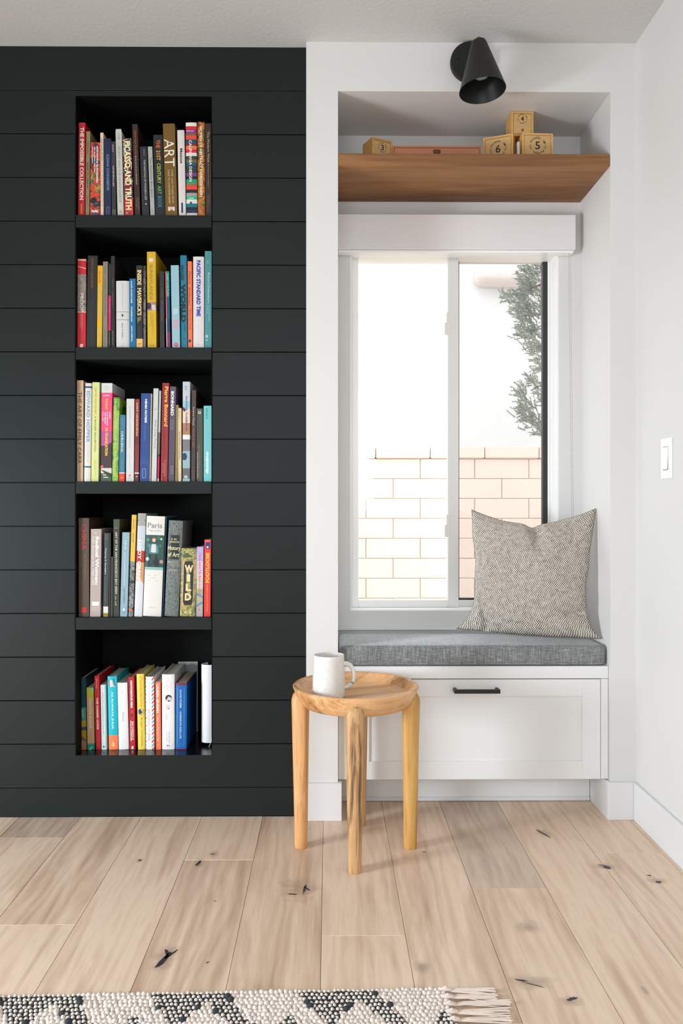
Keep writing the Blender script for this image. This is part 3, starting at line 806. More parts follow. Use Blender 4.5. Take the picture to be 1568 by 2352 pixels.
r = random.Random(11)
P_ = .296; CV, CF, DV, DF_ = [], [], [], []
def dark(x, v):
    """x < 0 from the right edge, v > 0 towards the camera"""
    u = (x + .235) * 1131 + 754           # picture-like units along the edge
    per = P_ * 1131; vv = (v * 700) % 190
    if vv > 95: vv = 190 - vv
    for k in range(-5, 4):
        s = k * per
        L_, R_, A_ = 675 + s + vv, 852 + s + vv * 1.05, 815 + s
        band = L_ <= u <= R_
        tri = vv > 22 and abs(u - A_ - (vv - 22) * .15) < (vv - 22) * 1.05
        sm = vv > 46 and abs(u - (665 + s)) < (vv - 46) * .9
        if (band and not tri) or sm:
            m = min(abs(u - L_), abs(u - R_)) if band else 99
            if tri is False and vv > 22: m = min(m, abs(abs(u - A_ - (vv - 22) * .15) - (vv - 22) * 1.05))
            return 2 if m < 6 else 1
    return 0
sxs, sys = .0098, .0118
nx, ny = int(1.35 / sxs), int(.62 / sys)
for j in range(ny):
    for i in range(nx):
        x = -.006 - i * sxs + r.uniform(-.0016, .0016) + (.002 if j % 2 else -.002); y = -.004 - j * sys + r.uniform(-.002, .002)
        d = dark(x, -y)
        if d == 0:
            ell(CV, CF, x, y, .005, .0062 + r.uniform(-.0007, .0009), .0084 + r.uniform(-.001, .0012), .0056 + r.uniform(-.0012, .0012), r.uniform(-.5, .5))
        elif d == 1:
            ell(CV, CF, x, y, .005, .0042, .0052, .0055, r.uniform(-.2, .2))
            ell(DV, DF_, x + sxs * .5, y - sys * .5, .0045, .0048, .0050, .0048, r.uniform(-.3, .3))
            ell(DV, DF_, x, y - sys * .5, .0035, .0046, .0036, .0042, 0)
        else:
            if (i + j) % 2: ell(DV, DF_, x, y, .006, .0080, .0085, .0075, r.uniform(-.4, .4))
            else: ell(CV, CF, x, y, .005, .0042, .0052, .0055, r.uniform(-.2, .2))
for name, V, Fc, M_ in (('cream_loops', CV, CF, M_WOOL), ('charcoal_loops', DV, DF_, M_CHAR)):
    tag(raw(name, V, Fc, M_, rug, smooth=True), kind='stuff')
M_FR = plain('fringe_cotton', (226, 210, 196), .9, .1)
yy = -.006; k = 0
while yy > -.60:
    fm = MB(); ln = r.uniform(.092, .118); dr = r.uniform(-.012, .006)
    fm.tube([(-.008, yy, .006), (.002, yy, .008), (.012, yy + .0, .006)], [.004, .0062, .004], 7)
    for s_ in range(16):
        o0 = r.uniform(-.004, .004); o1 = r.uniform(-.013, .013); z1 = r.uniform(.0015, .007)
        pts = [(.006, yy + o0 * .6, .005)]
        for q_ in range(1, 6):
            f = q_ / 5; pts.append((.006 + ln * f * r.uniform(.97, 1.03), yy + dr * f + o0 + (o1 - o0) * f ** .7 + r.uniform(-.0012, .0012), .0055 * (1 - f) + z1 * f * .8 + .0014))
        fm.tube(pts, .0011, 4)
    fm.build('fringe_tassel', M_FR, rug, smooth=True)
    yy -= .0235; k += 1

# ================================================================ books
ZOOM = {'1L': (160, 260, .10842), '1R': (325, 260, .10842), '2L': (160, 570, .10842), '2R': (325, 570, .10842), '3L': (160, 870, .10842), '3R': (325, 870, .10842),
        '4L': (160, 1170, .11053), '4R': (325, 1170, .11053), '5L': (160, 1510, .10842), '5R': (325, 1510, .10842)}
SPY = {1: YB + .012, 2: YB + .012, 3: YB + .012, 4: YB + .016, 5: YB + .058}
SHN = {1: 'top', 2: 'second', 3: 'third', 4: 'fourth', 5: 'bottom'}
KB = {1: 1.12, 2: 1.06, 3: 1.0, 4: .98, 5: .98}
M_PAGES = plain('book_pages', (206, 198, 180), .85)
def cmat(rgb, k, rough=.42): return plain('print_ink', tuple(rgb), rough, k=k, var=.0)
def bandmat(bands, k, h, rough=.42, art=None):
    t = NT('cover_print', rough)
    tc = t.n('ShaderNodeTexCoord'); sp = t.n('ShaderNodeSeparateXYZ'); t.l(tc.outputs['Object'], sp.inputs[0])
    f = t.math('DIVIDE', sp.outputs[2], h)
    def kk(c): return tuple(min(v * k, .9) for v in lin(c)[:3]) + (1,)
    col = None
    if art:
        # painterly patches: mix of a palette by noise
        sc_, pal = art
        m = t.n('ShaderNodeMapping'); m.inputs['Scale'].default_value = (1.0, .3, .8); t.l(tc.outputs['Object'], m.inputs[0])
        nz = t.noise(m.outputs[0], sc_, 3, .6, 1.2)
        n_ = len(pal); acol = t.ramp(nz, [(.30 + .40 * i / n_, kk(c)) for i, c in enumerate(pal)], 'CONSTANT')
    if bands:
        st = sorted(bands, key=lambda b: b[0])
        stops = [(max(0, p), kk(c) if c else (0, 0, 0, 1)) for p, c in st]
        col = t.ramp(f, stops, 'CONSTANT')
        if art:
            mk = t.ramp(f, [(max(0, p), (0, 0, 0, 1) if c else (1, 1, 1, 1)) for p, c in st], 'CONSTANT')
            col = t.mix(mk, col, acol)
    else: col = acol
    t.color(col); return t.m

class Book:
    def __init__(s, zoom, ub0, ub1, ut0, vt, col, label, bands=None, art=None, bulge=.0, side=None, depth=None, hard=True, vb=None, rough=.42, name='book'):
        ox, oy, sc_ = ZOOM[zoom]; s.sh = int(zoom[0]); Y = SPY[s.sh]; k = KB[s.sh]; s.k = k; s.Y = Y
        zsh = SHELF_Z[s.sh - 1] + .0003
        x0, _ = W(ox + ub0 * sc_, 1166, Y); x1, _ = W(ox + ub1 * sc_, 1166, Y)
        ztop = W(ox + ut0 * sc_, oy + vt * sc_, Y)[1]; xt = W(ox + ut0 * sc_, 1166, Y)[0]
        s.w = x1 - x0 - .0014; h = ztop - zsh
        tilt = math.atan2(xt - x0, h); s.h = h / math.cos(tilt) - (s.w * math.sin(abs(tilt)) if tilt < 0 else s.w * 0)
        s.oy, s.sc, s.vt = oy, sc_, vt
        s.vb = (F_PX * (CAM_H - zsh) / (Y) + HOR - oy) / sc_
        # lift so that the lower corner of a leaning book touches the shelf
        lift = s.w * math.sin(tilt) if tilt > 0 else 0.0
        s.root = empty(name, (x0 + .0006, Y, zsh + max(0, lift)), (0, tilt, 0))
        tag(s.root, label + ' on the %s shelf' % SHN[s.sh], 'book', 'books on the %s shelf of the niche' % SHN[s.sh])
        rd = random.Random(label); d = depth or rd.uniform(.15, .20); s.bulge = bulge; w = s.w
        if bands:
            bl = [(s.z(v) / s.h, c) for v, c in bands]       # v = top edge of each band, top to bottom
            bb = [(0.0, bands[-1][1])]
            bl = [(max(p_, .004 * i_), c_) for i_, (p_, c_) in enumerate(bl[::-1])][::-1]
            for i in range(len(bands) - 1, 0, -1): bb.append((bl[i][0], bands[i - 1][1]))
            mat = bandmat(bb, k, s.h, rough, art)
        elif art: mat = bandmat(None, k, s.h, rough, art)
        else: mat = cmat(col, k, rough)
        s.mat = mat
        tk = .0022 if hard else .0008
        ns = 8; out = [(0, d)]
        for i in range(ns + 1):
            f = i / ns; out.append((f * w, -s.by(f) + s.b0()))
        out.append((w, d)); inn = [(x_ + (tk if i == 0 or x_ < w * .5 else -tk if x_ > w * .5 else 0), y_ + (tk if 0 < i < len(out) - 1 else 0)) for i, (x_, y_) in enumerate(out)]
        inn = []
        for i, (x_, y_) in enumerate(out):
            if i == 0: inn.append((tk, d))
            elif i == len(out) - 1: inn.append((w - tk, d))
            else: inn.append((min(max(x_, tk), w - tk), y_ + tk))
        V = []; n_ = len(out)
        for z_ in (0, s.h):
            V += [(x_, y_, z_) for x_, y_ in out] + [(x_, y_, z_) for x_, y_ in inn]
        Fc = []
        o0, i0, o1, i1 = 0, n_, 2 * n_, 3 * n_
        for i in range(n_ - 1):
            Fc.append((o0 + i, o0 + i + 1, o1 + i + 1, o1 + i)); Fc.append((i0 + i + 1, i0 + i, i1 + i, i1 + i + 1))
            Fc.append((o1 + i, o1 + i + 1, i1 + i + 1, i1 + i)); Fc.append((o0 + i + 1, o0 + i, i0 + i, i0 + i + 1))
        Fc.append((o0, o1, i1, i0)); Fc.append((o0 + n_ - 1, i0 + n_ - 1, i1 + n_ - 1, o1 + n_ - 1))
        s.cover = raw('cover', V, Fc, mat, s.root)
        pi = .003 if hard else .0004
        if w - 2 * tk - .0004 > .001:
            MB().box(tk + .0002, w - tk - .0002, tk + s.b0() + .0012, d - (.003 if hard else .0006), pi, s.h - pi).build('pages', M_PAGES, s.root)
        s.TV = {}
    def b0(s): return s.bulge
    def by(s, f): return s.bulge * (1 - (2 * f - 1) ** 2) ** .8 if s.bulge else 0
    def z(s, v): return (s.vb - v) / (s.vb - s.vt) * s.h
    def yf(s, f): return -s.by(min(max(f, 0), 1)) + s.b0() - .0003
    def add(s, key, rgb, verts, faces, dy=0):
        V, Fc = s.TV.setdefault((key, tuple(rgb)), ([], [])); b = len(V)
        V += [(x_, s.yf(x_ / s.w) - dy, z_) for x_, z_ in verts]; Fc += [tuple(i + b for i in f) for f in faces]
    def t(s, txt, v0, v1, f, size, rgb, up=False, bold=.0):
        vs, fs = glyph_mesh(txt, bold); L0, L1 = s.z(v0), s.z(v1); H = size * s.w; xc = f * s.w
        if up: pv = [(xc - (c - .5) * H, L1 + (L0 - L1) * a) for a, c in vs]
        else: pv = [(xc + (c - .5) * H, L0 + (L1 - L0) * a) for a, c in vs]
        s.add('title', rgb, pv, fs, .0001 + .28 * s.bulge * min(1, size * 1.6)); return s
    def ht(s, txt, v, f0, f1, hv, rgb, bold=.0):
        vs, fs = glyph_mesh(txt, bold); zc_ = s.z(v); H = abs(s.z(0) - s.z(hv))
        s.add('title', rgb, [((f0 + (f1 - f0) * a) * s.w, zc_ + (c - .5) * H) for a, c in vs], fs, .0001 + .2 * s.bulge); return s
    def d(s, v0, v1, f, size, rgb):
        """a line of print too small to read in the photograph"""
        rd = random.Random(int(v0 * 7 + v1)); a, b = s.z(v0), s.z(v1); p = a; H = size * s.w; vs, fs = [], []
        while p > b + .0005:
            wl = min(rd.uniform(.0025, .008), p - b); n_ = max(1, int(wl / .0011)); st = wl / n_
            for i in range(n_):
                hh = H * rd.choice((.62, .62, .9, 1.0)); q0 = p - i * st; q1 = q0 - st * .66; b_ = len(vs)
                xc = f * s.w; vs += [(xc - H / 2, q0), (xc - H / 2, q1), (xc - H / 2 + hh, q1), (xc - H / 2 + hh, q0)]; fs.append((b_, b_ + 1, b_ + 2, b_ + 3))
            p -= wl + .0016
        s.add('small_print', rgb, vs, fs, .0001); return s
    def r(s, v0, v1, f0, f1, rgb, sub=6):
        vs = []; fs = []
        for i in range(sub + 1):
            x_ = (f0 + (f1 - f0) * i / sub) * s.w; vs += [(x_, s.z(v0)), (x_, s.z(v1))]
        for i in range(sub): fs.append((2 * i, 2 * i + 1, 2 * i + 3, 2 * i + 2))
        s.add('printed_panel', rgb, vs, fs); return s
    def poly(s, pts, rgb, dy=.00005):
        s.add('printed_panel', rgb, [(f * s.w, s.z(v)) for f, v in pts], [tuple(range(len(pts)))], dy); return s
    def c(s, v, f, rf, rgb, dy=.00005, n=20, rv=None):
        R_ = rf * s.w; s.add('printed_emblem', rgb, [(f * s.w + R_ * math.cos(2 * PI * i / n), s.z(v) + R_ * (rv or 1) * math.sin(2 * PI * i / n)) for i in range(n)], [tuple(range(n))], dy); return s
    def frame(s, v0, v1, f0, f1, rgb, t_=.06):
        s.r(v0, v1, f0, f0 + t_, rgb, 1); s.r(v0, v1, f1 - t_, f1, rgb, 1); dv = t_ * s.w / abs(s.z(0) - s.z(1))
        s.r(v0, v0 + dv, f0, f1, rgb, 1); s.r(v1 - dv, v1, f0, f1, rgb, 1); return s
    def done(s):
        for (key, rgb), (V, Fc) in s.TV.items():
            raw(key, V, Fc, cmat(rgb, s.k), s.root)

CR = (225, 215, 195)
# ------------------------------------------------ top shelf
b = Book('1L', 175, 320, 190, 200, (165, 18, 34), 'tall red hardback with bold white title, leftmost'); b.t('THE IMPOSSIBLE COLLECTION', 300, 1850, .5, .60, (205, 195, 180), bold=.03).r(1935, 2150, .38, .58, (200, 110, 15)).done()
b = Book('1L', 330, 420, 348, 385, (125, 110, 80), 'khaki book with small green title, right of the red one', hard=False); b.t('HOW TO DRAW', 1040, 1595, .45, .46, (42, 62, 32), bold=.02).d(590, 870, .45, .3, (42, 60, 32)).d(1775, 2000, .5, .3, (80, 75, 55)).done()
b = Book('1L', 430, 640, 440, 620, (90, 40, 30), 'short paperback with a multicoloured abstract spine and white title', art=(38, [(20, 60, 75), (60, 25, 45), (175, 40, 30), (205, 60, 35), (25, 90, 70), (190, 130, 20), (30, 45, 95)]), hard=False)
b.t('FROM POSTWAR TO POSTMODERN', 700, 1480, .70, .17, (215, 215, 215), bold=.04).t('ART IN JAPAN 1945\u20131989', 710, 1260, .42, .15, (215, 215, 215), bold=.04).t('PRIMARY DOCUMENTS', 715, 1070, .20, .10, (215, 215, 215), bold=.03)
b.c(1865, .36, .33, (22, 26, 26)).ht('MoMA', 2090, .15, .85, 60, (220, 220, 220), .04)
for i in range(4): b.r(1830 + i * 28, 1840 + i * 28, .18, .18 + (.3, .4, .3, .5)[i], (190, 190, 190), 1)
b.r(2130, 2160, .05, .95, (30, 70, 120)).done()
b = Book('1L', 650, 722, 645, 412, (205, 182, 158), 'thin cream paperback with black title', hard=False); b.t('OUR OWN ARTISTS', 535, 1020, .45, .45, (50, 42, 38)).d(1060, 2000, .55, .3, (150, 130, 112)).done()
b = Book('1L', 730, 880, 725, 535, (16, 30, 66), 'navy blue hardback with pale lettering'); b.t('ILEANA SONNABEND', 880, 1650, .55, .38, (110, 140, 160), bold=.01).frame(2000, 2160, .35, .72, (120, 130, 160), .05).done()
b = Book('1L', 890, 985, 875, 600, (46, 43, 53), 'dark violet-grey thin book, right of the navy book', bands=[(600, (46, 43, 53)), (1600, (40, 42, 46)), (2050, (80, 74, 68))], hard=False); b.d(670, 820, .45, .34, (170, 165, 170)).d(1120, 1560, .5, .32, (190, 188, 185)).done()
b = Book('1L', 1012, 1150, 966, 375, (178, 178, 170), 'white book in torn jacket with grey capitals', hard=True); b.t('SEURAT AND THE AVANT-GARDE', 700, 1900, .5, .30, (118, 118, 116)).d(450, 560, .55, .25, (140, 140, 138)).c(2095, .5, .16, (150, 150, 145)).done()
MB().box(.001, b.w * .95, -.0004, .0006, b.h - .002, b.h + .006).build('torn_jacket_edge', cmat((182, 182, 176), b.k), b.root)
b = Book('1L', 1165, 1350, 1120, 530, (60, 60, 60), 'painterly multicoloured book with very large cream title', bands=[(530, None), (1820, (176, 56, 52))], art=(30, [(20, 50, 70), (150, 150, 120), (25, 80, 95), (130, 30, 45), (30, 30, 50), (190, 180, 140), (18, 24, 30)]))
b.t('PICASSO AND TRUTH', 590, 2060, .50, .74, (228, 214, 165), bold=.03).c(2130, .25, .10, (210, 150, 140)).c(2130, .62, .12, (120, 40, 40)).done()
b = Book('1L', 1380, 1500, 1320, 230, (48, 28, 24), 'tall dark brown book with orange lettering'); b.t('American Stories', 370, 880, .55, .42, (165, 84, 26)).d(905, 1520, .5, .24, (175, 160, 145)).d(1800, 2010, .42, .12, (150, 130, 110)).d(1800, 2100, .75, .12, (150, 130, 110)).done()
b = Book('1R', 10, 165, -40, 705, (28, 30, 38), 'charcoal book with small white capitals'); b.t('THE PAINTING OF MODERN LIFE', 985, 1845, .60, .26, (190, 190, 186)).d(755, 900, .6, .2, (120, 120, 118)).c(1935, .6, .09, (210, 210, 205)).done()
b = Book('1R', 185, 285, 128, 705, (152, 158, 152), 'silver-grey slim book with dark italic title', hard=False); b.t('The Absolute Bourgeois', 935, 1800, .5, .48, (66, 70, 62)).d(2050, 2110, .5, .3, (120, 100, 95)).done()
b = Book('1R', 295, 500, 242, 455, (15, 25, 28), 'black book with rainbow-coloured title')
for tx_, a_, c_, cl in (('THE', 560, 740, (205, 92, 40)), ('21ST', 785, 1005, (214, 140, 40)), ('CENTURY', 1065, 1500, (150, 165, 60)), ('ART', 1545, 1725, (96, 150, 78)), ('BOOK', 1765, 2020, (44, 118, 126))): b.t(tx_, a_, c_, .5, .42, cl, bold=.02)
b.done()
b = Book('1R', 503, 762, 445, 215, (104, 76, 24), 'thick mustard-gold book with huge thin white word', bulge=.0015); b.t('ART', 545, 1130, .48, .84, (220, 212, 195)).t('OVER 2,500 WORKS FROM', 1200, 1920, .66, .15, (205, 180, 130)).t('CAVE TO CONTEMPORARY', 1200, 1940, .38, .15, (205, 180, 130))
b.r(1995, 2080, .24, .42, (215, 190, 185)).r(1995, 2060, .44, .60, (225, 160, 165)).r(1995, 2080, .62, .80, (215, 190, 185)).done()
b = Book('1R', 787, 943, 750, 355, (202, 196, 192), 'white book with black title and blue bar at its foot', bulge=.0015); b.t('Matisse', 750, 1070, .52, .38, (28, 26, 28), bold=.02).t('A Second Life', 1115, 1620, .56, .30, (222, 178, 184)).r(1905, 2120, .36, .62, (14, 54, 98)).done()
ST = [(195, (216, 206, 200)), (275, (188, 34, 42)), (345, (132, 30, 116)), (415, (112, 82, 66)), (475, (208, 66, 50)), (560, (0, 64, 92)), (635, (96, 36, 42)), (690, (210, 106, 62)), (775, (196, 20, 52)), (840, (206, 200, 195)),
      (915, (44, 48, 40)), (985, (96, 86, 52)), (1055, (0, 74, 104)), (1120, (20, 56, 62)), (1180, (34, 46, 38)), (1270, (110, 50, 120)), (1340, (20, 20, 18)), (1410, (10, 140, 104)), (1495, (130, 96, 66)), (1550, (215, 58, 50)),
      (1630, (20, 20, 18)), (1700, (142, 142, 142)), (1775, (20, 160, 116)), (1840, (205, 200, 200)), (1925, (0, 100, 124)), (2005, (20, 20, 18)), (2060, (20, 40, 82)), (2130, (200, 195, 195))]
b = Book('1R', 947, 1184, 930, 195, (0, 0, 0), 'white book striped in many bright horizontal bands', bands=ST, bulge=.002); b.t('CALIFORNIA DESIGN', 570, 1455, .42, .27, (222, 216, 210), bold=.02).ht('KAPLAN', 378, .06, .74, 26, (215, 170, 205), .05).ht('LACMA', 1808, .15, .72, 34, (150, 215, 180), .06).c(1905, .42, .10, (40, 40, 40)).done()
b = Book('1R', 1190, 1345, 1180, 185, (150, 100, 20), 'gold and orange painted book with long white title', art=(32, [(120, 110, 20), (60, 50, 20), (150, 72, 20), (176, 96, 24), (160, 120, 20), (110, 30, 20), (30, 60, 60)]), hard=False); b.t('WOMEN OF ABSTRACT EXPRESSIONISM', 265, 1780, .48, .42, (225, 215, 190), bold=.02).d(1870, 2140, .36, .10, (200, 170, 110)).d(1870, 2140, .62, .10, (200, 170, 110)).done()
b = Book('1R', 1352, 1485, 1340, 215, (46, 28, 22), 'dark brown book with small gold title, at the right end'); b.t('The Modern West', 390, 1050, .55, .36, (176, 152, 108), bold=.01).d(1080, 1580, .52, .18, (150, 128, 90)).d(1740, 2100, .40, .10, (130, 110, 84)).d(1740, 1960, .62, .10, (130, 110, 84)).done()

# ------------------------------------------------ second shelf
b = Book('2L', 160, 345, 166, 230, (0, 0, 0), 'red book with a grey photographic middle band, leftmost', bands=[(230, (196, 150, 130)), (270, (174, 20, 35)), (560, None), (1350, (196, 160, 140)), (1376, (178, 26, 36))], art=(70, [(92, 84, 76), (118, 108, 98), (134, 124, 114), (104, 94, 86)]))
b.t('PROOF', 965, 1345, .50, .46, (206, 198, 188)).poly([(0.02, 380), (1, 425), (1, 445), (.02, 392)], (210, 165, 150)).d(1395, 1740, .56, .10, (214, 140, 128)).d(1395, 1700, .35, .07, (214, 140, 128)).r(2040, 2110, .30, .66, (212, 190, 180), 2).done()
b = Book('2L', 352, 560, 385, 160, (27, 27, 25), 'black book with dull orange and blue lettering'); b.t('MADE IN CALIFORNIA', 210, 855, .48, .26, (134, 72, 30)).t('ART, IMAGE, AND IDENTITY', 890, 1930, .50, .24, (34, 54, 62)).t('1900\u20132000', 1960, 2080, .50, .20, (34, 54, 62)).done()
b = Book('2L', 570, 685, 590, 370, (205, 160, 6), 'slim yellow paperback with pale blue lettering', hard=False); b.d(480, 750, .42, .36, (214, 96, 12)).d(790, 1480, .44, .44, (165, 176, 160)).d(1690, 2080, .44, .44, (165, 176, 150)).done()
b = Book('2L', 697, 805, 702, 285, (122, 114, 100), 'taupe grey paperback', hard=False); b.d(395, 550, .5, .22, (88, 80, 70)).d(620, 1450, .5, .22, (92, 84, 74)).d(1700, 2080, .45, .22, (92, 84, 74)).done()
b = Book('2L', 812, 870, 822, 330, (0, 0, 0), 'very thin black book with a bright pink band', bands=[(330, (30, 30, 35)), (1010, (192, 26, 96)), (1755, (28, 28, 32))], hard=False); b.d(1080, 1380, .4, .3, (220, 110, 160)).d(1780, 2050, .45, .4, (120, 120, 122)).done()
b = Book('2L', 878, 962, 872, 165, (28, 27, 25), 'tall thin black book with tiny gold print', hard=True); b.d(630, 850, .42, .18, (120, 100, 72)).d(905, 1265, .42, .18, (130, 108, 78)).d(1760, 2060, .42, .2, (150, 130, 100)).done()
b = Book('2L', 975, 1265, 970, 690, (192, 192, 190), 'thick white cloth book with two black rules', bulge=.004); b.t('John  Steinbeck', 760, 1270, .5, .07, (120, 120, 118)).r(1350, 1358, 0, 1, (100, 100, 98), 10).r(1518, 1526, 0, 1, (100, 100, 98), 10).t('East of Eden', 1600, 1905, .5, .10, (84, 84, 82))
b.poly([(.43, 1400), (.50, 1395), (.60, 1440), (.52, 1450), (.49, 1470), (.45, 1430)], (50, 50, 50)).c(2075, .52, .04, (150, 150, 150)).done()
b = Book('2L', 1268, 1405, 1262, 645, (0, 96, 142), 'bright blue paperback with small white title', hard=False); b.t("ALICE'S ADVENTURES", 690, 1170, .34, .24, (222, 226, 224), bold=.02).t('WONDERLAND', 1235, 1565, .34, .24, (222, 226, 224), bold=.02).t('LEWIS CARROLL', 1650, 1990, .36, .22, (222, 226, 224), bold=.02).done()
b = Book('2L', 1410, 1550, 1405, 365, (0, 0, 0), 'black book with bold cream title and a tan foot', bands=[(365, (25, 26, 24)), (1925, (216, 172, 98))]); b.t("INSIDE  MAVERICK'S", 465, 1430, .50, .68, (232, 196, 136), bold=.03)
b.poly([(.12, 1480), (.75, 1450), (.72, 1530), (.35, 1560), (.18, 1610)], (120, 96, 62)).d(1660, 1900, .45, .08, (130, 110, 80)).poly([(.25, 2030), (.6, 2025), (.8, 2000), (.62, 2040), (.3, 2045)], (110, 78, 40)).done()
b = Book('2R', 34, 92, 34, 375, (0, 0, 0), 'thin grey photographic book beside the yellow one', art=(26, [(30, 34, 38), (70, 72, 72), (106, 104, 100), (50, 56, 64), (130, 124, 116)]), hard=False); b.done()
b = Book('2R', 125, 318, 110, 75, (0, 0, 0), 'tall yellow book with thin grey title and a small picture', bands=[(75, (196, 156, 16)), (1148, (150, 112, 112)), (1330, (196, 158, 16))]); b.t('SUNNYLANDS', 350, 1095, .45, .36, (120, 104, 40)).r(208, 292, .24, .70, (206, 196, 178), 2)
b.poly([(.0, 1160), (.35, 1170), (.5, 1250), (.3, 1300), (0, 1290)], (48, 42, 48)).poly([(.5, 1200), (.9, 1200), (1, 1320), (.6, 1320), (.45, 1260)], (196, 180, 176)).d(1390, 1820, .62, .10, (150, 120, 30)).d(1390, 1640, .40, .10, (150, 120, 30)).r(2055, 2068, .2, .75, (130, 100, 20), 1).done()
b = Book('2R', 385, 490, 378, 490, (33, 32, 37), 'charcoal paperback with tiny print, right of the tall yellow book', hard=False); b.d(850, 1060, .55, .22, (84, 96, 52)).d(1110, 1560, .5, .2, (112, 108, 118)).done()
b = Book('2R', 525, 612, 500, 490, (0, 0, 0), 'thin teal book with coral left edge and purple foot', bands=[(490, (10, 118, 122)), (1000, (6, 76, 106)), (1500, (10, 52, 88)), (1780, (112, 38, 84))], hard=False); b.t('SURF CULTURE', 540, 1030, .58, .44, (150, 200, 172), bold=.01).r(492, 1500, 0, .22, (218, 82, 84), 1).r(1500, 2100, 0, .2, (200, 178, 158), 1).done()
b = Book('2R', 645, 820, 615, 360, (138, 174, 184), 'pale blue book with red roundel at its foot'); b.r(1280, 1400, .22, .80, (164, 190, 196), 2)
for i_ in range(6): b.r(1512 + i_ * 36, 1534 + i_ * 36, .16 + .03 * (i_ % 3), .88 - .04 * i_, (200, 140, 156), 1)
b.c(2050, .5, .26, (196, 60, 66)).ht('M', 2050, .38, .62, 50, (220, 160, 160), .03).done()
b = Book('2R', 838, 978, 815, 150, (0, 106, 132), 'tall deep teal book with big black word', bulge=.001); b.t('IMAGES', 360, 685, .30, .46, (16, 40, 46), bold=.03).t('WORLD', 760, 1580, .40, .82, (14, 34, 40), bold=.05).d(1600, 1780, .62, .28, (12, 60, 74)).c(1925, .5, .12, (10, 70, 86)).done()
b = Book('2R', 985, 1080, 972, 278, (226, 106, 62), 'slim orange book with handwritten dark lettering', hard=False); b.t('Maira', 495, 755, .45, .40, (110, 48, 28)).t('Kalman', 840, 1215, .42, .44, (110, 48, 28)).t('Beloved Dog', 1300, 1730, .48, .42, (120, 54, 32)).r(1940, 2000, .12, .70, (70, 34, 26), 1).done()
b = Book('2R', 1088, 1325, 1088, 178, (204, 198, 198), 'thick white book with bold blue capitals', bulge=.0015); b.t('PACIFIC STANDARD TIME', 260, 1450, .50, .38, (22, 40, 146), bold=.04).c(2040, .5, .07, (180, 174, 170)).done()
b = Book('2R', 1332, 1486, 1336, 62, (62, 132, 136), 'tall sea-green book at the right end'); b.t('Richard Diebenkorn', 520, 1170, .58, .34, (186, 206, 202)).d(1210, 1560, .66, .14, (160, 196, 194)).d(1210, 1400, .36, .14, (160, 196, 194)).d(262, 330, .5, .4, (110, 168, 170)).r(1840, 1900, .12, .50, (150, 186, 180), 1).r(1940, 1965, .15, .45, (150, 186, 180), 1).done()

# ------------------------------------------------ third shelf
b = Book('3L', 132, 285, 140, 35, (192, 162, 132), 'tall tan book with long black serif-like title, leftmost', hard=True); b.t('THE ART OF EMILY CARR', 275, 1800, .50, .55, (48, 38, 30)).d(90, 250, .3, .12, (140, 108, 78)).d(1850, 2080, .55, .12, (146, 114, 84)).done()
b = Book('3L', 300, 443, 325, 92, (0, 0, 0), 'white book with two teal bands and pale blue title', bands=[(92, (202, 198, 192)), (165, (0, 84, 112)), (200, (204, 200, 196)), (1855, (0, 84, 112)), (1890, (206, 202, 196))], bulge=.002); b.t('EDWARD HOPPER', 260, 1350, .50, .50, (70, 148, 182)).d(1440, 1760, .5, .12, (180, 178, 172)).done()
b = Book('3L', 452, 622, 478, 75, (198, 204, 130), 'pale lime book with orange and black spaced title'); b.t('DAVID HOCKNEY', 190, 765, .45, .24, (196, 104, 24)).t('A BIGGER EXHIBITION', 790, 1540, .45, .20, (84, 84, 62)).d(1720, 2090, .6, .07, (130, 130, 90)).d(1720, 1920, .42, .07, (130, 130, 90)).r(76, 2180, .94, 1, (10, 70, 82), 1).done()
b = Book('3L', 655, 890, 672, 92, (0, 0, 0), 'thick hot pink book with white head and dark picture foot', bands=[(92, (200, 198, 200)), (302, (226, 66, 116)), (1110, (172, 72, 132)), (1420, (62, 42, 46)), (1900, (200, 190, 180)), (2010, (62, 82, 58))])
b.c(195, .42, .17, (150, 150, 152)).c(195, .42, .14, (200, 198, 200), .0001).ht('KAPLAN', 355, .18, .76, 30, (230, 200, 214), .05).t('FOUND', 420, 660, .48, .26, (222, 164, 44), bold=.05).t('DESIGN', 700, 850, .80, .12, (226, 208, 216), bold=.04).t('IN CALIFORNIA', 700, 1000, .56, .12, (226, 208, 216), bold=.04).t('AND MEXICO', 705, 960, .36, .12, (226, 208, 216), bold=.04).t('1915\u20131985', 705, 895, .15, .10, (226, 208, 216), bold=.03)
b.poly([(0, 1500), (.5, 1420), (1, 1340), (1, 1425), (0, 1510)], (62, 42, 46)).t('IN TRANSLATION', 1040, 1630, .50, .26, (222, 176, 40), bold=.05).c(1860, .10, .13, (220, 84, 62)).poly([(0, 1925), (1, 2010), (1, 2100), (.6, 2060)], (44, 52, 44)).ht('', 2000, .1, .9, 10, CR).r(2030, 2050, .2, .7, (190, 196, 184), 1).r(2080, 2100, .25, .7, (190, 196, 184), 1).done()
b = Book('3L', 895, 1030, 925, 395, (110, 160, 55), 'bright green book with illegible pale lettering', art=(24, [(60, 120, 40), (96, 146, 44), (126, 170, 60), (150, 180, 70), (84, 136, 50)]), hard=False)
b.t('THE MODERN LANDSCAPE', 440, 2100, .45, .50, (186, 202, 130), bold=.03).c(2130, .45, .10, (190, 220, 150)).done() if False else None
b.d(430, 1500, .46, .50, (182, 198, 126)); b.d(1520, 2080, .46, .50, (182, 198, 126)); b.c(2130, .45, .10, (190, 220, 150)).done()
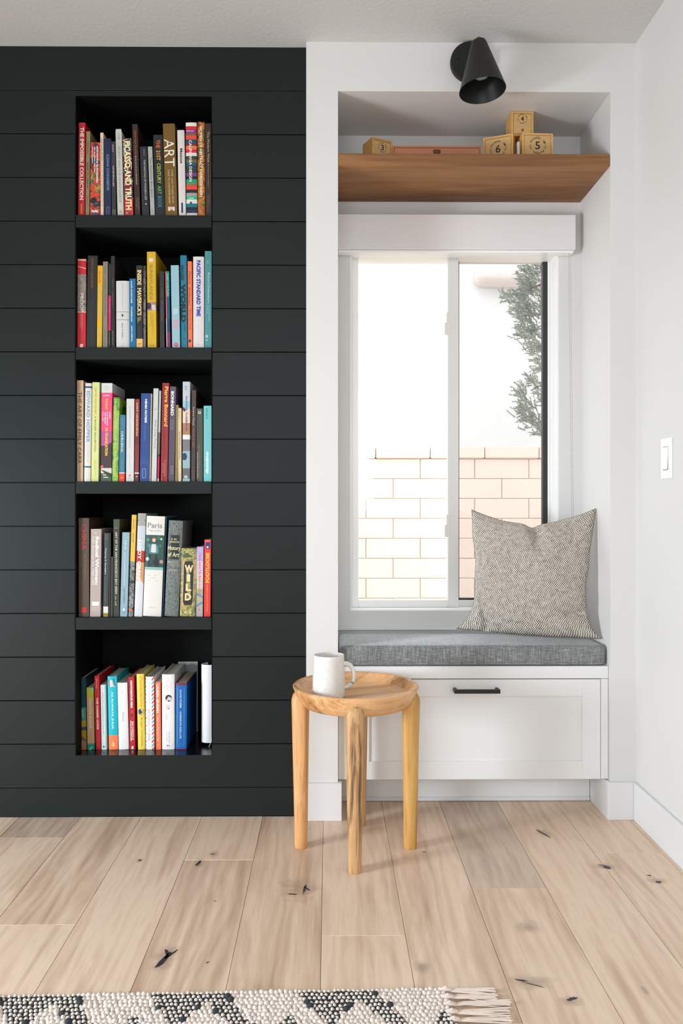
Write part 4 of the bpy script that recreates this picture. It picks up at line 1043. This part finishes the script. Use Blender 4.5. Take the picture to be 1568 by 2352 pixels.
b = Book('3L', 1040, 1165, 1060, 765, (0, 0, 0), 'short steel-blue paperback with a red foot', bands=[(765, (52, 108, 138)), (1985, (190, 196, 200)), (2010, (216, 52, 36))], hard=False); b.d(1115, 1340, .52, .44, (204, 210, 212)).d(1360, 1560, .52, .44, (204, 210, 212)).d(850, 970, .45, .12, (130, 170, 190)).d(1740, 1950, .52, .10, (150, 184, 198)).poly([(.3, 2100), (.5, 2075), (.7, 2090), (.55, 2100), (.4, 2115)], (232, 160, 150)).done()
b = Book('3L', 1190, 1360, 1202, 425, (198, 198, 196), 'white paperback with grey print and red mark'); b.d(580, 1480, .46, .13, (150, 150, 148)).d(1560, 1900, .46, .08, (168, 168, 166)).poly([(.35, 2050), (.5, 2020), (.60, 2050), (.45, 2075)], (214, 66, 44)).r(2090, 2098, .24, .66, (160, 160, 158), 1).r(2112, 2120, .24, .66, (160, 160, 158), 1).done()
b = Book('3L', 1370, 1466, 1388, 430, (0, 0, 0), 'thin dark red paperback with cream capitals', bands=[(430, (134, 30, 32)), (1200, (104, 26, 28)), (1400, (126, 34, 32)), (1990, (214, 198, 190)), (2018, (92, 24, 24))], hard=False); b.d(510, 700, .5, .42, (218, 196, 140)).d(730, 1225, .5, .42, (218, 196, 140)).d(1720, 1960, .45, .10, (180, 120, 110)).poly([(.2, 2080), (.6, 2055), (.75, 2070), (.5, 2090)], (210, 160, 150)).done()
b = Book('3L', 1480, 1682, 1510, 310, (24, 62, 126), 'royal blue book with white bold name'); b.t('HENRI MATISSE', 430, 935, .55, .24, (214, 218, 218), bold=.05).t('The Cut-Outs', 965, 1310, .50, .22, (84, 122, 172)).frame(1900, 2110, .26, .66, (128, 152, 190), .06)
for i_ in range(4): b.r(1705 + i_ * 30, 1711 + i_ * 30, .1, .9, (70, 104, 158), 1)
b.done()
b = Book('3R', 163, 196, 192, 315, (176, 166, 152), 'very thin beige book beside the royal blue one', hard=False); b.done()
b = Book('3R', 205, 316, 250, 205, (190, 190, 189), 'white book with grey sans title', hard=True); b.t('Alex Katz Prints', 860, 1480, .62, .34, (130, 130, 128)).d(640, 664, .5, .5, (150, 150, 148)).c(1930, .5, .14, (170, 176, 174)).done()
b = Book('3R', 328, 372, 372, 255, (0, 0, 0), 'thin pale green book with crimson foot', bands=[(255, (168, 188, 178)), (1140, (112, 106, 84)), (1600, (40, 60, 40)), (1655, (172, 32, 64)), (2120, (186, 170, 160))], hard=False); b.done()
b = Book('3R', 402, 552, 437, 90, (136, 12, 22), 'tall crimson book with large yellow title', bulge=.001); b.t('Pierre Bonnard', 165, 1010, .64, .56, (232, 168, 66), bold=.03).d(1220, 2140, .80, .05, (190, 90, 50)).d(1720, 2070, .60, .12, (210, 150, 140)).d(1790, 2000, .34, .12, (210, 150, 140)).done()
b = Book('3R', 562, 697, 598, 165, (76, 64, 84), 'dusky purple book with bold white capitals'); b.t('BONNARD', 265, 785, .46, .50, (218, 214, 212), bold=.05).d(870, 1095, .62, .18, (146, 138, 152)).d(870, 1085, .30, .18, (146, 138, 152)).d(1840, 2030, .72, .16, (150, 142, 156)).d(1840, 2040, .45, .16, (150, 142, 156)).done()
b = Book('3R', 706, 766, 726, 555, (132, 118, 54), 'thin olive-gold book', hard=False); b.d(1900, 2100, .5, .3, (100, 88, 34)).done()
b = Book('3R', 770, 846, 771, 620, (210, 186, 150), 'thin cream book with spaced grey capitals', hard=False); b.t('EDWARD HOPPER', 1120, 1710, .46, .36, (112, 100, 84)).d(690, 860, .45, .2, (160, 140, 112)).d(1990, 2120, .45, .2, (160, 140, 112)).done()
b = Book('3R', 866, 1028, 868, 62, (0, 0, 0), 'tall book with pastel painted spine and blue name', bands=[(62, (182, 188, 194)), (480, (142, 184, 190)), (640, (222, 194, 164)), (940, (164, 114, 74)), (1190, (214, 212, 214)), (1290, (110, 108, 110)), (1540, (138, 168, 174)), (1900, (92, 92, 94)), (2120, (140, 176, 176))], bulge=.001)
b.t('WAYNE THIEBAUD', 360, 1110, .52, .26, (34, 70, 146), bold=.02).poly([(0, 600), (.3, 620), (.42, 680), (.2, 700), (0, 660)], (70, 44, 96)).c(1650, .25, .34, (30, 50, 84), rv=1.5).poly([(0, 1900), (1, 1880), (1, 1990), (.4, 1960), (0, 1980)], (96, 94, 98)).c(2080, .45, .22, (216, 210, 206)).ht('/', 2080, .36, .54, 50, (30, 30, 30), .05).d(150, 240, .45, .4, (140, 150, 160)).done()
b = Book('3R', 1046, 1145, 1060, 240, (60, 40, 36), 'chocolate brown book with cream and orange italics'); b.t('Andrew Wyeth', 595, 990, .42, .46, (200, 184, 160)).t('Memory & Magic', 1055, 1455, .45, .46, (160, 92, 56)).d(1880, 2120, .3, .1, (130, 96, 80)).d(1950, 2110, .6, .1, (130, 96, 80)).done()
b = Book('3R', 1158, 1300, 1160, 630, (64, 62, 52), 'dark olive-grey book with white emblem near its top'); b.r(690, 742, .28, .70, (206, 204, 190), 2).c(716, .5, .12, (64, 62, 52), .0001).d(1390, 2100, .40, .08, (150, 146, 130)).d(1560, 2120, .18, .12, (200, 196, 184)).r(660, 668, .1, .8, (110, 106, 92), 1).done()
b = Book('3R', 1312, 1484, 1312, 572, (102, 188, 188), 'turquoise book with white word reading upwards, at the right end', hard=False); b.t('domino', 1540, 2010, .42, .44, (208, 228, 226), up=True, bold=.05).t('the book of decorating', 955, 1505, .48, .20, (196, 146, 164), up=True).d(625, 860, .42, .28, (58, 128, 132)).c(1950, .1, .06, (20, 176, 160)).done()

# ------------------------------------------------ fourth shelf
b = Book('4L', 185, 408, 182, 180, (70, 54, 42), 'thick dark brown book with red capitals and red seal, leftmost'); b.t('CHINA', 310, 835, .50, .54, (176, 28, 30)).t('The Three Emperors', 915, 1450, .62, .20, (128, 104, 74)).t('1662\u20131795', 930, 1170, .26, .14, (118, 96, 68)).r(2030, 2140, .28, .74, (172, 22, 34)).done()
b = Book('4L', 418, 643, 438, 410, (168, 152, 146), 'taupe book with bold white sans title', hard=False); b.t('Radical Women:', 565, 1570, .62, .34, (228, 224, 220), bold=.04).t('Latin American Art, 1960\u20131985', 570, 1570, .24, .22, (216, 210, 206), bold=.01).c(490, .45, .13, (190, 178, 172)).c(490, .45, .08, (168, 152, 146), .0001).r(1915, 1995, .18, .86, (216, 214, 212), 2).d(1998, 2004, .5, .4, CR).r(2040, 2050, .18, .86, (190, 180, 176), 1).r(2085, 2095, .18, .86, (190, 180, 176), 1).done()
b = Book('4L', 692, 800, 714, 495, (0, 0, 0), 'dark slate book with white band and gold foot', bands=[(495, (60, 64, 68)), (620, (44, 54, 54)), (2020, (200, 204, 196)), (2150, (146, 120, 50))]); b.t('Playing It Straight', 805, 1350, .35, .30, (200, 204, 200), bold=.02).d(1390, 1910, .36, .12, (120, 130, 130)).d(580, 790, .36, .10, (130, 134, 134)).done()
b = Book('4L', 806, 858, 806, 490, (28, 26, 24), 'plain black thin book between the slate and green ones', hard=False); b.done()
b = Book('4L', 864, 888, 868, 985, (122, 112, 106), 'very thin short taupe booklet', hard=False); b.done()
b = Book('4L', 902, 1034, 906, 205, (0, 0, 0), 'tall dark green book with long cream capitals', bands=[(205, (62, 68, 52)), (372, (44, 48, 40))], hard=True); b.t('ART OF THE SAN FRANCISCO BAY AREA', 470, 1760, .48, .36, (212, 206, 184), bold=.01).d(1800, 1880, .45, .26, (180, 176, 156)).d(1910, 1990, .45, .26, (180, 176, 156)).r(384, 392, .1, .85, (150, 150, 136), 1).r(2120, 2126, .3, .7, (90, 90, 80), 1).done()
b = Book('4L', 1042, 1200, 1090, 480, (134, 162, 174), 'light blue book leaning right with white lettering'); b.d(640, 840, .48, .20, (206, 218, 220)).d(900, 1590, .48, .18, (196, 208, 212)).t('SAM CHERRY', 1640, 1960, .5, .20, (60, 84, 100)).poly([(.35, 2080), (.5, 2040), (.65, 2085), (.55, 2110), (.42, 2105)], (222, 230, 230)).r(2128, 2134, .3, .7, (90, 120, 136), 1).r(2144, 2150, .3, .7, (90, 120, 136), 1).done()
b = Book('4L', 1216, 1318, 1287, 115, (0, 0, 0), 'slim book half yellow and half black-and-white photo, leaning right', bands=[(115, (216, 172, 66)), (1080, None)], art=(60, [(40, 44, 44), (92, 96, 96), (140, 142, 140), (64, 68, 68), (180, 180, 178)]), hard=False); b.d(210, 420, .5, .24, (120, 92, 40)).d(500, 700, .5, .24, (120, 92, 40)).r(2060, 2110, .2, .8, (220, 90, 50), 1).done()
b = Book('4L', 1336, 1508, 1417, 85, (0, 0, 0), 'white-blue book with red patch and white capitals, leaning right', bands=[(85, (150, 152, 148)), (350, (186, 192, 200)), (870, (176, 34, 22)), (1110, (204, 178, 158)), (1500, (204, 204, 210))], bulge=.001)
b.poly([(.55, 1110), (1, 1110), (1, 1560), (.6, 1400)], (200, 140, 84)).t('LEROY GRANNIS', 640, 1640, .40, .44, (222, 222, 226), bold=.03).r(225, 245, .05, .95, (60, 84, 96), 1).done()
b = Book('4R', 22, 410, 102, 148, (214, 210, 203), 'thick white book with teal figure painting on its spine', bulge=.002)
b.ht('Paris', 340, .08, .86, 110, (118, 120, 124)).ht('City of Art', 452, .10, .84, 58, (186, 182, 182)).r(540, 1205, 0, 1, (28, 72, 66)).r(1205, 1262, 0, 1, (128, 176, 168))
for (f_, v_, r_, c_) in ((.12, 640, .09, (70, 130, 112)), (.85, 620, .06, (170, 206, 190)), (.14, 1040, .10, (196, 206, 200)), (.64, 1060, .08, (196, 200, 206)), (.9, 1090, .10, (176, 150, 130)), (.92, 1090, .04, (206, 70, 52)), (.80, 760, .08, (50, 110, 96)), (.2, 760, .1, (60, 120, 104)), (.7, 600, .1, (52, 104, 92))): b.c(v_, f_, r_, c_, .0001)
b.poly([(.22, 930), (.66, 930), (.80, 1200), (.55, 1200), (.44, 1110), (.30, 1200), (.16, 1200)], (22, 34, 34), .0002)
b.poly([(.22, 780), (.34, 720), (.58, 720), (.70, 780), (.74, 900), (.62, 930), (.24, 930), (.18, 890)], (64, 132, 136), .00025).poly([(.34, 730), (.56, 730), (.60, 890), (.45, 910), (.30, 890)], (206, 200, 202), .0003).c(640, .45, .10, (214, 176, 152), .00035, rv=1.25).poly([(.34, 640), (.36, 585), (.45, 570), (.56, 590), (.57, 640), (.50, 610), (.40, 615)], (110, 86, 60), .0004)
for i_, (a_, c_) in enumerate(((.2, .68), (.3, .6), (.2, .74))): b.r(1368 + i_ * 55, 1382 + i_ * 55, a_, c_, (186, 184, 180), 1)
b.r(2035, 2045, .3, .7, (180, 178, 174), 1).done()
b = Book('4R', 432, 452, 505, 160, (14, 66, 88), 'very thin teal book behind the white one, leaning right', hard=False); b.done()
t = NT('grey_book_linen', .8); f = t.noise(t.coord('Object', (600, 600, 120)), 1, 2); t.color(t.ramp(f, [(.35, lin((74, 80, 78))), (.6, lin((122, 128, 126)))])); M_LINEN = t.m
b = Book('4R', 462, 762, 562, 240, (92, 97, 95), 'thick grey linen book with black title panel and gold lettering', bulge=.004); b.cover.data.materials[0] = M_LINEN
b.r(540, 1045, .10, .84, (24, 26, 25), 8).ht('H. W.', 628, .24, .66, 40, (206, 198, 146), .02).ht('JANSON', 688, .14, .82, 46, (206, 198, 146), .02).ht('History', 822, .03, .93, 110, (224, 216, 168), .01).ht('of Art', 945, .05, .86, 95, (224, 216, 168), .01)
b.ht('PRENTICE-', 1105, .08, .82, 48, (170, 166, 136), .01).ht('HALL', 1160, .25, .66, 44, (170, 166, 136), .01).ht('ABRAMS', 1265, .14, .80, 44, (170, 160, 140), .01).done()
b = Book('4R', 788, 1118, 826, 815, (140, 140, 80), 'short squat olive patterned book with stacked cream capitals', art=(34, [(60, 78, 52), (150, 142, 72), (176, 160, 92), (108, 116, 68), (164, 152, 96), (84, 98, 64)]), bulge=.002)
b.poly([(.12, 1065), (.86, 1065), (.86, 2010), (.12, 2010)], (196, 172, 134), .0001).poly([(.28, 1082), (.72, 1082), (.82, 1150), (.82, 1925), (.72, 1992), (.28, 1992), (.18, 1925), (.18, 1150)], (28, 33, 33), .0002)
b.ht('W', 1235, .24, .80, 155, (226, 200, 150), .05).ht('I', 1428, .40, .62, 150, (226, 200, 150), .05).ht('L', 1622, .34, .70, 150, (226, 200, 150), .05).ht('D', 1820, .30, .72, 150, (226, 200, 150), .05)
for f_, v_ in ((.20, 1085), (.80, 1085), (.20, 1985), (.78, 1985)): b.c(v_, f_, .06, (206, 134, 62), .00015)
b.r(890, 904, .25, .80, (206, 206, 180), 1).r(2130, 2155, .28, .76, (200, 200, 196), 1).done()
b = Book('4R', 1130, 1274, 1146, 780, (0, 0, 0), 'slim lavender book with pink lettering and patterned foot', bands=[(780, (178, 160, 206)), (1080, (200, 178, 200)), (1350, (204, 186, 180)), (1650, (166, 166, 140)), (2040, (170, 160, 160))], hard=False); b.t('There were Ten Bears in a Bed', 905, 1770, .50, .30, (206, 76, 96)).poly([(0, 1730), (.5, 1760), (1, 1810), (1, 1840), (0, 1780)], (96, 132, 176)).poly([(0, 1980), (.6, 1930), (1, 1910), (1, 1950), (0, 2030)], (96, 132, 176)).c(2080, .5, .08, (90, 90, 80)).done()
b = Book('4R', 1292, 1434, 1304, 630, (222, 52, 42), 'red book with yellow title reading upwards, at the right end', hard=False); b.t('FOOTLOOSE', 900, 1525, .52, .56, (236, 196, 70), up=True, bold=.04).r(680, 820, .20, .84, (34, 46, 120), 2).c(785, .48, .16, (220, 220, 224), .0001).d(1570, 1700, .5, .22, (230, 170, 90)).c(1728, .5, .05, (236, 220, 190)).d(1760, 2120, .5, .20, (230, 150, 90)).r(660, 668, .1, .8, (230, 170, 160), 1).done()

# ------------------------------------------------ bottom shelf
b = Book('5L', 215, 360, 195, 420, (0, 0, 0), 'dark teal book with ochre and brown painted foot, leftmost', bands=[(420, (6, 58, 68)), (1060, (74, 124, 108)), (1330, (156, 128, 26)), (1470, (50, 66, 70)), (1540, (150, 122, 14)), (1720, (154, 106, 72)), (1900, (150, 96, 56))], hard=True); b.poly([(0, 1480), (.3, 1500), (.7, 1470), (1, 1440), (1, 1500), (.5, 1540), (0, 1520)], (44, 62, 76)).poly([(0, 1690), (.4, 1660), (1, 1740), (1, 1780), (.4, 1740), (0, 1730)], (60, 90, 70)).poly([(.3, 1100), (.6, 1080), (.7, 1280), (.4, 1250)], (110, 156, 140)).done()
b = Book('5L', 376, 530, 354, 640, (0, 0, 0), 'tan paperback with lime head and teal foot', bands=[(640, (170, 176, 46)), (820, (184, 150, 110)), (1815, (16, 142, 122))], hard=False); b.t('CREATIVE BLOCK', 845, 1505, .50, .30, (218, 208, 186), bold=.02).poly([(.5, 640), (1, 640), (1, 740), (.7, 690)], (110, 190, 170)).poly([(.0, 800), (.6, 800), (1, 800), (1, 920), (.72, 930), (.5, 850), (.2, 826)], (170, 176, 46)).poly([(.25, 1930), (.45, 1880), (.8, 1880), (.6, 1920), (.5, 1960), (.3, 1960)], (110, 196, 176)).d(1550, 1790, .48, .06, (140, 112, 80)).done()
b = Book('5L', 556, 662, 521, 390, (196, 16, 32), 'scarlet hardback with slim white capitals'); b.t('THE CAREER CODE', 845, 1515, .48, .40, (232, 214, 210), bold=.05).d(450, 665, .45, .2, (232, 200, 200)).d(1690, 1890, .45, .14, (226, 120, 120)).done()
b = Book('5L', 672, 795, 648, 580, (206, 211, 216), 'white paperback with mint right edge', hard=False); b.d(740, 1640, .42, .22, (160, 166, 176)).r(582, 1960, .76, 1, (110, 190, 164), 1).r(1860, 1900, .3, .55, (60, 90, 130), 1).done()
b = Book('5L', 826, 1030, 796, 400, (0, 0, 0), 'turquoise hardback with small portrait photo and orange foot', bands=[(400, (4, 172, 188)), (1645, (244, 122, 74))], bulge=.002)
b.poly([(.08, 470), (.68, 445), (.84, 605), (.22, 640)], (90, 50, 44), .00008).poly([(.20, 500), (.36, 470), (.52, 490), (.58, 560), (.66, 600), (.80, 600), (.80, 612), (.24, 630)], (205, 198, 192), .00012).t('AS ALWAYS, JULIA', 720, 1515, .46, .24, (214, 240, 238), bold=.03).poly([(.3, 1860), (.45, 1750), (.55, 1790), (.7, 1800), (.62, 1880), (.4, 1880)], (250, 170, 130)).done()
for q_ in range(6): pass
b = Book('5L', 1036, 1254, 1003, 535, (220, 220, 219), 'thick plain white hardback with faint grey title', bulge=.002); b.t('Emma', 1160, 1350, .52, .22, (170, 172, 168)).d(680, 790, .48, .07, (170, 172, 170)).r(1760, 1764, .3, .8, (196, 198, 198), 1).r(1800, 1804, .3, .8, (196, 198, 198), 1).done()
b = Book('5L', 1266, 1390, 1242, 415, (174, 26, 40), 'dark red book with bold white title in two parts'); b.t('NOTORIOUS RBG', 490, 1065, .48, .38, (232, 222, 218), bold=.06).t('IRIN CARMON &', 1350, 1740, .66, .24, (232, 222, 218), bold=.04).t('SHANA KNIZHNIK', 1335, 1765, .32, .24, (232, 222, 218), bold=.04).poly([(.4, 1160), (.62, 1120), (.6, 1155), (.45, 1165)], (214, 140, 40)).c(1220, .45, .16, (70, 36, 36), rv=1.4).r(1870, 1930, .36, .70, (230, 220, 216), 1).done()
b = Book('5L', 1442, 1602, 1410, 350, (228, 200, 78), 'yellow book with orange script title and round grey photo', bulge=.002); b.t('Conquerors', 400, 1040, .55, .34, (222, 134, 34)).c(1145, .48, .46, (150, 150, 144)).poly([(.2, 1120), (.4, 1085), (.6, 1100), (.7, 1180), (.5, 1170), (.4, 1210), (.25, 1180)], (50, 52, 48), .0001).c(1110, .62, .10, (226, 224, 214), .00015).t('Roger Crowley', 1270, 1870, .56, .24, (128, 116, 50)).done()
b = Book('5R', 86, 270, 80, 410, (226, 229, 230), 'white book with red and blue airmail stripes', bulge=.001)
for i_ in range(20):
    v_ = 420 + i_ * 82; c_ = (206, 54, 56) if i_ % 2 == 0 else (92, 168, 188)
    if v_ + 60 < 1990: b.poly([(.74, v_ + 40), (.98, v_ - 10), (.98, v_ + 30), (.74, v_ + 80)], c_)
    if v_ + 60 < 1990: b.poly([(.0, v_ + 34), (.10, v_ + 6), (.10, v_ + 36), (.0, v_ + 64)], (232, 96, 60) if i_ % 2 == 0 else (150, 196, 220))
b.t('BRINGING UP B\u00c9B\u00c9', 1100, 1755, .42, .20, (236, 130, 110)).t('PAMELA DRUCKERMAN', 520, 1020, .42, .16, (176, 214, 204)).done()
b = Book('5R', 303, 416, 290, 525, (246, 116, 78), 'orange book with white condensed capitals', hard=False); b.t('LAUREN GRAHAM', 570, 1175, .42, .52, (244, 220, 206), bold=.06).t('Talking as Fast as I Can', 1215, 1770, .42, .34, (246, 226, 212), bold=.03).c(1840, .42, .14, (250, 160, 124)).done()
b = Book('5R', 428, 700, 426, 360, (228, 225, 225), 'thick white hardback with round dark emblem', bulge=.003)
b.c(860, .54, .27, (60, 52, 66)).poly([(.36, 900), (.52, 830), (.78, 850), (.76, 920), (.60, 950), (.46, 940)], (206, 200, 198), .0001).c(915, .54, .06, (70, 50, 70), .00015).c(1050, .46, .18, (212, 204, 200), rv=1.3).c(1075, .54, .06, (200, 110, 130), .0001).poly([(.28, 1230), (.44, 1160), (.40, 1250), (.44, 1330), (.32, 1300)], (206, 206, 204)).poly([(.26, 1400), (.34, 1360), (.30, 1430), (.34, 1500), (.28, 1480)], (206, 206, 204)).t('THE UNSEEN', 425, 700, .46, .13, (236, 196, 200)).t('WORLD', 520, 640, .72, .10, (236, 206, 208)).d(1560, 1800, .60, .10, (178, 178, 178)).d(1560, 1760, .40, .10, (188, 188, 188)).r(1848, 1872, .40, .48, (30, 30, 34), 1).r(1848, 1872, .54, .60, (30, 30, 34), 1).done()
b = Book('5R', 716, 955, 722, 545, (0, 0, 0), 'blue hardback with white title, cyan rules and dark red edges', bands=[(545, (120, 30, 50)), (590, (0, 92, 168)), (1928, (128, 34, 52))], bulge=.002); b.t('GOOD POEMS', 680, 1070, .45, .17, (196, 216, 228), bold=.01).t('GARRISON KEILLOR', 1140, 1715, .45, .17, (196, 216, 228), bold=.01).r(640, 1890, .14, .17, (70, 178, 208), 1).r(640, 1890, .76, .79, (70, 178, 208), 1).frame(1820, 1880, .28, .58, (60, 150, 196), .03).done()
Y5 = SPY[5]; z5 = SHELF_Z[4] + .0003
xa, _ = W(403, 0, Y5 + .16); xb, _ = W(449, 0, Y5 + .16); zt5 = W(0, 1523, Y5 + .185)[1]
cd = MB().box(xa, xb, Y5 + .206, Y5 + .209, z5, zt5, .0004).build('grey_card', m_paint('mottled_grey_card', (150, 152, 148), .6, .05, 20))
tag(cd, 'mottled grey board standing behind the blue hardback on the bottom shelf', 'board', 'books on the bottom shelf of the niche')
# curled white catalogue at the right end
MP = plain('white_catalogue_paper', (222, 223, 226), .45, var=.02)
cat = empty('curled_catalogue', (W(470, 0, Y5)[0], Y5 + .05, z5)); tag(cat, 'curled white softcover catalogue standing at the right end of the bottom shelf', 'magazine')
hC = W(0, 1532, Y5)[1] - z5
def sheet(r0, th, a0, a1, cx, cy, zb0, zt0, lean, name, mat):
    V, Fc = [], []; n_ = 20; m_ = 6
    for k_ in range(2):
        for j_ in range(m_ + 1):
            for i_ in range(n_ + 1):
                a = a0 + (a1 - a0) * i_ / n_; f_ = j_ / m_; rr_ = (r0 - k_ * th) * (1 + .16 * f_)
                V.append((cx + rr_ * math.cos(a) + lean * f_, cy + rr_ * .8 * math.sin(a), zb0 + (zt0 - zb0) * f_))
    S = (n_ + 1) * (m_ + 1)
    for j_ in range(m_):
        for i_ in range(n_):
            q_ = j_ * (n_ + 1) + i_; Fc.append((q_, q_ + 1, q_ + n_ + 2, q_ + n_ + 1)); Fc.append((S + q_ + 1, S + q_, S + q_ + n_ + 1, S + q_ + n_ + 2))
    for i_ in range(n_):
        q_ = m_ * (n_ + 1) + i_; Fc.append((q_, q_ + 1, S + q_ + 1, S + q_)); Fc.append((i_ + 1, i_, S + i_, S + i_ + 1))
    for j_ in range(m_):
        q_ = j_ * (n_ + 1); Fc.append((q_, q_ + n_ + 1, S + q_ + n_ + 1, S + q_)); q_ += n_; Fc.append((q_ + n_ + 1, q_, S + q_, S + q_ + n_ + 1))
    o = raw(name, V, Fc, mat, cat, smooth=False); return o
xm = NXR - cat.location.x
sheet(.0245, .0012, PI * .62, PI * 1.72, .006, .0, 0.012, hC, .004, 'outer_cover', MP)
sheet(.0225, .004, PI * .66, PI * 1.70, .006, .0, 0.014, hC - .002, .004, 'page_block', plain('catalogue_pages', (206, 206, 204), .6))
MB().box(.004, .0052, -.02, .04, .0, .07).build('back_cover', MP, cat, loc=(.004, 0, 0), rot=(0, .42, 0))
